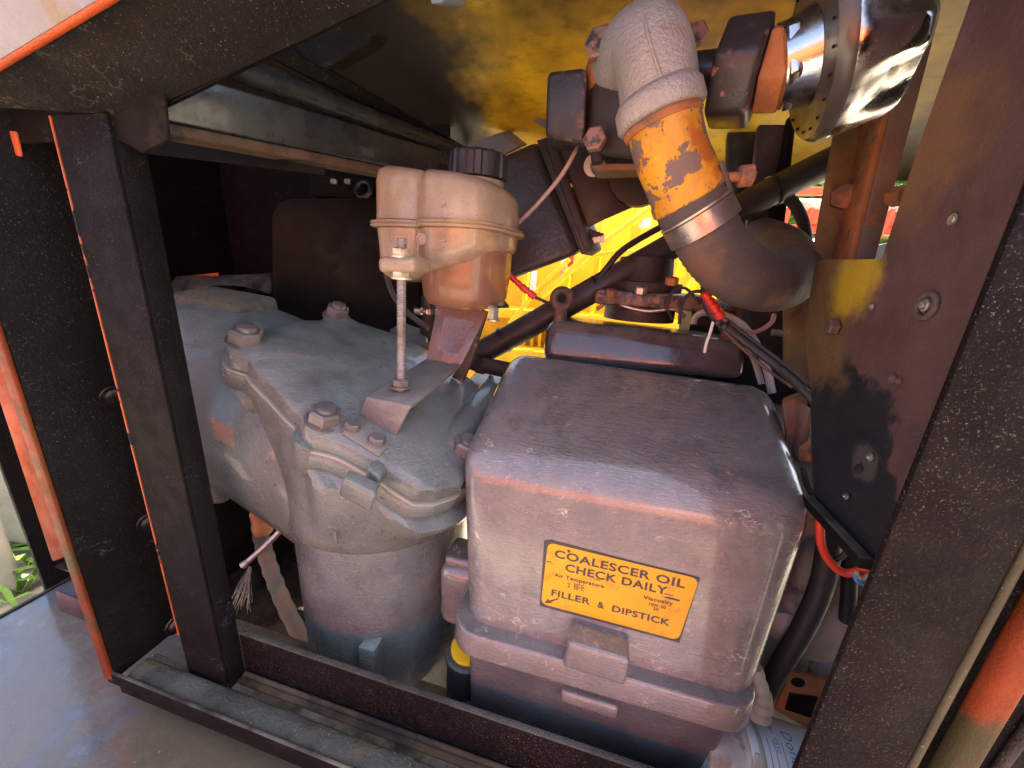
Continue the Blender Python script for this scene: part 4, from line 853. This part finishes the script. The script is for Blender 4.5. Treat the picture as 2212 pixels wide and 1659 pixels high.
fsign = 1 if fpt(.05, .5).y < fpt(.05, -.5).y else -1
curved_text('Donaldson.', .050, fsign * -.25, fsign * 1.0, .019, 'ink_blue')
curved_text('44', .068, fsign * .1, fsign * .55, .022, 'ink')
curved_text('Hora de cambio', .046, fsign * .55, fsign * 1.05, .008, 'ink_blue')
curved_text('Por  P550', .034, fsign * -.3, fsign * .2, .009, 'ink_blue')
for d in (.024, .032, .043):
    obj('printed_line', [fpt(d, fsign * t, 1.004) for t in [i * .08 for i in range(0, 15)]] + [fpt(d + .0011, fsign * t, 1.004) for t in [i * .08 for i in range(0, 15)]], [(i, i + 1, i + 16, i + 15) for i in range(14)], 'ink_blue', OF, False)
slab('tin_bracket', [at(1620, 1680, .40), at(1633, 1632, .40), at(1643, 1634, .40), at(1650, 1680, .40)], Vector((0, .004, 0)), 'engine_grey', OF, .001)
DT = thing('dipstick_boot', 'grubby pale boot hanging at the flange corner above the white filter', 'boot', at(1640, 1540, .44))
tube('boot', [at(1632, 1440, .45), at(1636, 1470, .45), at(1642, 1500, .45), at(1640, 1525, .45), at(1630, 1545, .45)], lambda t: .008 + .010 * t - .006 * (t > .9), 'gasket', DT, seg=16, rib=.06, ribn=3)

# ------------------------------------------------------------------ bits between the casting and the box
CN = thing('small_canister', 'black canister with yellow ring between the casting and the box', 'canister', at(995, 1540, .47))
q = at(1012, 1402, .475); lathe('can', q, (0, 0, -1), [(0, .036), (.004, .040), (.012, .040), (.014, .037), (.15, .037), (.155, .03)], 'rubber', CN, seg=32)
lathe('yellow_ring', q, (0, 0, 1), [(-.002, .030), (.006, .030), (.007, .026)], 'yellow_machine', CN, seg=32)
BU = thing('oil_bowl', 'plum rounded casting peeping out left of the box', 'casting', at(985, 1340, .52))
obox('bowl', at(1002, 1262, .53), (1, 0, 0), (0, 1, 0), (0, 0, 1), .07, .08, .13, 'cover_grey', BU, .022, 5)
obox('bowl_cap', at(1004, 1195, .53), (1, 0, 0), (0, 1, 0), (0, 0, 1), .055, .06, .02, 'cover_grey', BU, .008, 3)
LH = thing('scavenge_hose', 'ribbed black hose running down left of the grey canister', 'hose', at(660, 1410, .60))
tube('hose', [at(585, 1060, .66), at(560, 1110, .66), at(572, 1190, .65), at(612, 1300, .62), at(672, 1416, .60)], .0185, 'rubber_dusty', LH, seg=20, n=16, rib=.05, ribn=2)
lathe('hose_end', at(562, 1100, .66), (at(573, 1175, .65) - at(562, 1100, .66)), [(0, .022), (.01, .025), (.03, .021), (.045, .024), (.065, .021)], 'rust_orange', LH, seg=20)
LV = thing('drain_lever', 'grey drain lever sticking out left of the casting', 'lever', at(540, 1215, .55))
tube('lever', [at(612, 1140, .60), at(570, 1182, .57), at(524, 1222, .54)], lambda t: .0065 + .002 * (t > .9), 'zinc', LV, seg=14)
CW = thing('cobweb', 'dusty cobweb hanging below the drain lever', 'cobweb', at(515, 1330, .56)); 
for k in range(44):
    x = 495 + random.random() * 52; y = 1280 + random.random() * 50; a = at(536 + random.random() * 8, 1222 + random.random() * 12, .548); tube('strand', [a, at((x + 536) / 2 + random.uniform(-4, 4), (y + 1222) / 2 + random.uniform(0, 12), .548), at(x, y, random.uniform(.54, .556))], .0003, 'web_grey', CW, seg=4, n=3)

# ------------------------------------------------------------------ radiator plate at the rear left
RP = thing('radiator_plate', 'dark rounded radiator side plate behind the plastic tank', 'radiator', at(700, 690, .92))
def rplate(name, q, r, ext, mat, parent): return slab(name, rquad(q, r, 7), ext, mat, parent, .002)
rplate('plate', [at(588, 431, .80), at(905, 425, 1.0), at(905, 720, 1.0), at(590, 720, .80)], .045, Vector((.01, .03, 0)), 'radiator_paint', RP)
obox('top_block', at(735, 408, .96), (1, .3, 0), (-.3, 1, 0), (0, 0, 1), .14, .05, .05, 'black_paint', RP, .004)
for x in (722, 752): nut('top_bolt', at(x, 398, .93), (0, 0, 1), .009, .012, 'zinc', RP)
ring('hose_ring', at(785, 410, .93), (0, -1, .3), .02, .006, 'black_gloss', RP)
FS = thing('fan_shroud', 'dusty curved fan shroud edge above the inlet casting at left', 'shroud', at(450, 650, .80))
sv = []; 
for i in range(13):
    x = 350 + i * 19.5; yt = 596 + 14 * ((i - 6) / 6) ** 2 * (.2 if i < 6 else -.35); sv.append(at(x, yt, .84))
lo = [at(350 + i * 19.5, 650 - 34 * math.sin(math.pi * i / 14), .80) for i in range(13)]
obj('shroud', sv + lo + [p + Vector((0, .004, .002)) for p in sv + lo], [(i, i + 1, i + 14, i + 13) for i in range(12)] + [(i + 26, i + 27, i + 40, i + 39) for i in range(12)] + [(i, i + 1, i + 27, i + 26) for i in range(12)], 'black_dusty', FS)
slab('shroud_wedge', [at(505, 640, .82), at(583, 590, .84), at(560, 632, .82)], Vector((0, .01, 0)), 'black_dusty', FS)
slab('shroud_slit_light', [at(417, 595, .838), at(470, 589, .838), at(472, 597, .838)], Vector((0, .003, 0)), 'orange_light', FS, 0)  # flat orange strip stands for sunlit orange behind a gap
lathe('hub', at(470, 690, .86), (0, -1, .2), [(0, .12), (.02, .12), (.03, .10), (.05, .06)], 'black_dusty', FS, seg=40)
FT = thing('grey_fitting', 'greenish grey casting edge behind the threaded rod', 'fitting', at(900, 745, .80))
slab('fitting', [at(838, 712, .80), at(870, 695, .84), at(925, 715, .84), at(918, 752, .80), at(880, 742, .80)], Vector((0, .02, -.03)), 'cast_grey', FT, .004)
lathe('fitting_plug', at(930, 757, .80), (0, -1, .5), [(0, .018), (.015, .018), (.016, .01)], 'rust_orange', FT, seg=6)
CT = thing('rear_casting', 'pale grey casting seen between the separator cover and the box', 'casting', at(1050, 840, .80))
obox('casting', at(1060, 850, .82), (1, 0, 0), (0, 1, .2), (0, 0, 1), .12, .10, .06, 'cast_grey', CT, .012, 3)
slab('casting_rib', [at(1033, 848, .77), at(1058, 808, .80), at(1066, 812, .80), at(1042, 852, .77)], Vector((0, .02, -.02)), 'galvanised', CT, .002)

# ------------------------------------------------------------------ beyond: yellow machine, red machine, bushes
YM = thing('yellow_machine', 'bright yellow machine standing in the sun behind the compressor', 'machine', (.2, 2.6, 0))
box('body', -1.6, .75, 2.6, 3.3, -1.1, .62, 'yellow_machine', YM, .03)
box('shelf', -.9, .55, 2.35, 2.6, -.28, -.22, 'yellow_machine', YM, .01)
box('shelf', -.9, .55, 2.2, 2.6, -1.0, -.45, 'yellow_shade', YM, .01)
for (x, w_) in ((-.55, .03), (-.31, .05), (-.12, .03), (.06, .06), (.30, .04), (.47, .07)):
    box('upright', x, x + w_, 2.40, 2.46, -.6, .75, 'yellow_machine', YM, .006)
for (a, b, r) in ((at(1170, 640, 2.3), at(1420, 440, 2.3), .022), (at(1100, 700, 2.3), at(1230, 560, 2.3), .014), (at(1460, 640, 2.3), at(1520, 560, 2.3), .03), (at(1260, 560, 2.35), at(1400, 545, 2.35), .012)):
    tube('pipe', [a, a.lerp(b, .5) + Vector((0, 0, .02)), b], r, 'yellow_machine', YM, seg=12)
for (x, y, sx, sz) in ((1152, 615, .035, .16), (1215, 580, .022, .09), (1222, 572, .018, .07), (1392, 482, .06, .05)):
    obox('white_lamp', at(x, y, 2.33), (1, 0, 0), (0, 1, 0), (0, 0, 1), sx, .02, sz, 'white_paint', YM, .004)
slab('red_reflector', [at(1222, 560, 2.32), at(1240, 550, 2.32), at(1236, 600, 2.32)], Vector((0, .01, 0)), 'red_plastic', YM, .001)
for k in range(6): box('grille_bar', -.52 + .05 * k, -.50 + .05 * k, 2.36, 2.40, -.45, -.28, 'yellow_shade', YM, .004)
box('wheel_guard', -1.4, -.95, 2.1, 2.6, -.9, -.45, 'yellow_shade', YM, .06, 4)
RM = thing('red_machine', 'orange red farm machine in the sunlight beyond the rusty post', 'machine', (2.6, 6.2, 0))
box('toolbar', 1.2, 4.4, 6.0, 6.12, 1.16, 1.24, 'red_machine', RM, .01)
lathe('roller', V(1.2, 6.0, 1.03), (1, 0, 0), [(0, .075), (3.2, .075)], 'concrete_pipe', RM, seg=24)
box('frame_beam', 1.2, 4.4, 6.0, 6.2, .72, .80, 'red_machine', RM, .01)
box('hopper', 1.2, 4.4, 6.3, 7.0, -.3, .62, 'red_machine', RM, .05, 3)
for x in (1.9, 2.15, 2.4, 2.65, 3.0, 3.25):
    lathe('hydraulic_cylinder', V(x, 5.95, .25), (.2, 0, 1), [(0, .06), (.35, .06), (.36, .03), (.75, .03)], 'red_machine', RM, seg=20)
for x in (1.95, 2.3, 2.7, 3.2): box('stand', x, x + .12, 5.95, 6.1, .80, 1.0, 'red_machine', RM, .01)
for x in (2.0, 2.45, 2.95): box('hopper_rib', x, x + .05, 6.24, 6.3, -.2, .6, 'red_machine', RM, .01)
lathe('drum', V(1.9, 5.8, .50), (1, 0, -.05), [(0, .10), (.01, .14), (.5, .14), (.51, .10)], 'red_machine', RM, seg=30)
lathe('tyre', V(3.1, 5.7, .0), (0, -1, 0), [(0, .5), (.02, .58), (.2, .58), (.22, .5), (.22, .3), (.18, .28)], 'rubber', RM, seg=40)
lathe('tyre', V(1.5, 5.7, .0), (0, -1, 0), [(0, .5), (.02, .58), (.2, .58), (.22, .5), (.22, .3), (.18, .28)], 'rubber', RM, seg=40)

def leaves(name, c, rx, rz, n, size, mats, parent):
    for mi, m in enumerate(mats):
        vs = []; fs = []
        for k in range(n // len(mats)):
            d = Vector((random.gauss(0, 1), random.gauss(0, 1), random.gauss(0, 1))).normalized() * (random.random() ** .4)
            d *= .75 + .45 * noise.noise(d * 2.2 + Vector((c[0], mi, 0)))
            p = Vector(c) + Vector((d.x * rx, d.y * rx, d.z * rz)); a = Vector((random.gauss(0, 1), random.gauss(0, 1), random.gauss(0, .6))).normalized(); b = a.orthogonal().normalized() * .45; s0 = size * random.uniform(.6, 1.3); i0 = len(vs)
            vs += [p - a * s0, p + b * s0, p + a * s0, p - b * s0]; fs.append((i0, i0 + 1, i0 + 2, i0 + 3))
        obj('crown' if mi == 0 else 'sunlit_leaves', vs, fs, m, parent, False)
for i, (x, y, rx, rz, zc, lab) in enumerate(((5.2, 15, 2.6, 3.2, 4.2, 'leafy bush beyond the red machine seen left of the rusty post'), (9.2, 16, 2.8, 3.4, 4.4, 'leafy bush beyond the red machine seen right of the rusty post'), (1.0, 17, 2.6, 3.2, 4.2, 'leafy bush behind the yellow machine'))):
    T_ = thing('hedge_bush', lab, 'bush', (x, y, 0)); tube('trunk', [(x, y, 0), (x + .1, y, .9), (x, y + .1, zc)], lambda t: .12 - .07 * t, 'bark', T_, seg=8)
    leaves('crown', (x, y, zc), rx, rz, 9000, .16, ['leaf_light', 'leaf_yellow'], T_)

# ------------------------------------------------------------------ outside at the lower left: grass, pipe, scrap
gv = []; gf = []
for k in range(2600):
    x = random.uniform(-4.2, -1.4); y = random.uniform(.2, 2.6); a = random.uniform(0, 6.28); L_ = random.uniform(.05, .16); w_ = random.uniform(.008, .02); d = Vector((math.cos(a), math.sin(a), 0)); s2 = Vector((-d.y, d.x, 0)) * w_
    p = Vector((x, y, 0)); i0 = len(gv); gv += [p - s2 * .4, p + s2 * .4, p + d * L_ * .5 + s2 + Vector((0, 0, L_ * .7)), p + d * L_ * .5 - s2 + Vector((0, 0, L_ * .7)), p + d * L_ * 1.1 + Vector((0, 0, L_ * .8))]
    gf += [(i0, i0 + 1, i0 + 2, i0 + 3), (i0 + 3, i0 + 2, i0 + 4)]
tag(obj('grass', gv, gf, 'leaf_light', None, False), 'bright green grass and weeds beside the mudguard', 'grass', kind='stuff')
PP = thing('standing_pipe', 'weathered grey pipe standing on the grass at the left edge', 'pipe', atz(10, 1330, -H + .02))
pc = Vector((-2.25, .62, 0)); lathe('pipe', pc, (0, 0, 1), [(0, .13), (.62, .13), (.63, .15), (.66, .15), (.67, .125), (1.0, .125)], 'concrete_pipe', PP, seg=36)
lathe('pipe_band', pc, (0, 0, 1), [(.48, .131), (.485, .138), (.50, .138), (.505, .131)], 'zinc', PP, seg=36)
SC = thing('scrap_metal', 'pile of pale metal fittings behind the left jamb', 'scrap', (-2.6, 1.3, .4))
lathe('ring_fitting', Vector((-2.25, .98, .55)), (0, -.3, 1), [(0, .10), (.0, .14), (.16, .14), (.165, .10), (.05, .09)], 'zinc', SC, seg=32)
slab('red_plate', [Vector((-2.30, .95, .50)), Vector((-1.9, .90, .45)), Vector((-1.9, 1.3, .45)), Vector((-2.3, 1.3, .50))], Vector((0, 0, -.01)), 'red_machine', SC, .002)
obox('pale_casting', Vector((-2.3, 1.1, .30)), (1, .2, 0), (-.2, 1, 0), (0, 0, 1), .7, .5, .5, 'concrete_pipe', SC, .05, 4)
obox('white_sheet', Vector((-2.6, 1.5, .95)), (1, .2, .1), (-.2, 1, 0), (0, 0, 1), 1.0, .6, .12, 'white_paint', SC, .03, 4)
obox('pale_body', Vector((-3.4, 2.2, 1.1)), (1, .2, 0), (-.2, 1, 0), (0, 0, 1), 1.6, .7, .9, 'concrete_pipe', SC, .12, 5)

# ------------------------------------------------------------------ the orange machine whose reflection the paint shows (behind the camera)
OM = thing('orange_machine', 'sunlit orange machine across the yard facing the open bay', 'machine', (-1.6, -2.6, 0))
bmobj('hood', hexa([(-3.6, -3.4, .5), (1.6, -3.4, .5), (1.6, -2.3, .5), (-3.6, -2.3, .5), (-3.6, -3.4, 1.6), (1.6, -3.4, 1.6), (1.6, -2.9, 1.6), (-3.6, -2.9, 1.6)], .08, 4), 'machine_orange', OM)
box('bumper', -3.7, 1.7, -2.3, -2.1, -.95, -.75, 'black_paint', OM, .02)
box('grille', -2.6, -1.4, -2.33, -2.27, -.65, -.2, 'black_paint', OM, .02)
for x in (-3.2, -1.0): lathe('wheel', Vector((x, -2.75, .45)), (0, 1, 0), [(0, .25), (.01, .44), (.2, .45), (.3, .40), (.3, .2), (.28, .05)], 'rubber', OM, seg=36)

# ------------------------------------------------------------------ loose flakes on the sill and deck, cobwebs on the left post
def flakes(name, n, gen, size, mat, label):
    vs = []; fs = []
    for k in range(n):
        p, u, v = gen(); z = size * random.uniform(.4, 1.4); a = random.uniform(0, 6.28); d = u * math.cos(a) + v * math.sin(a); e = v * math.cos(a) - u * math.sin(a); w = u.cross(v) * .0006; i0 = len(vs)
        vs += [p - d * z, p + e * z * .5 + w, p + d * z, p - e * z * .4 + w]; fs.append((i0, i0 + 1, i0 + 2, i0 + 3))
    return tag(obj(name, vs, fs, mat, None, False), label, 'flakes', kind='stuff')
ex, ey, ez = Vector((1, 0, 0)), Vector((0, 1, 0)), Vector((0, 0, 1))
flakes('sill_flakes', 70, lambda: (V(random.uniform(-.70, .2), random.uniform(.308, .34), -.6795), ex, ey), .0013, 'web_grey', 'pale flakes of dirt lying on the dusty door seal')
flakes('deck_flakes', 220, lambda: (V(random.uniform(-1.15, .1), random.uniform(.0, .29), -.7745), ex, ey), .0016, 'web_grey', 'scattered straw and dirt flakes on the mudguard plate')
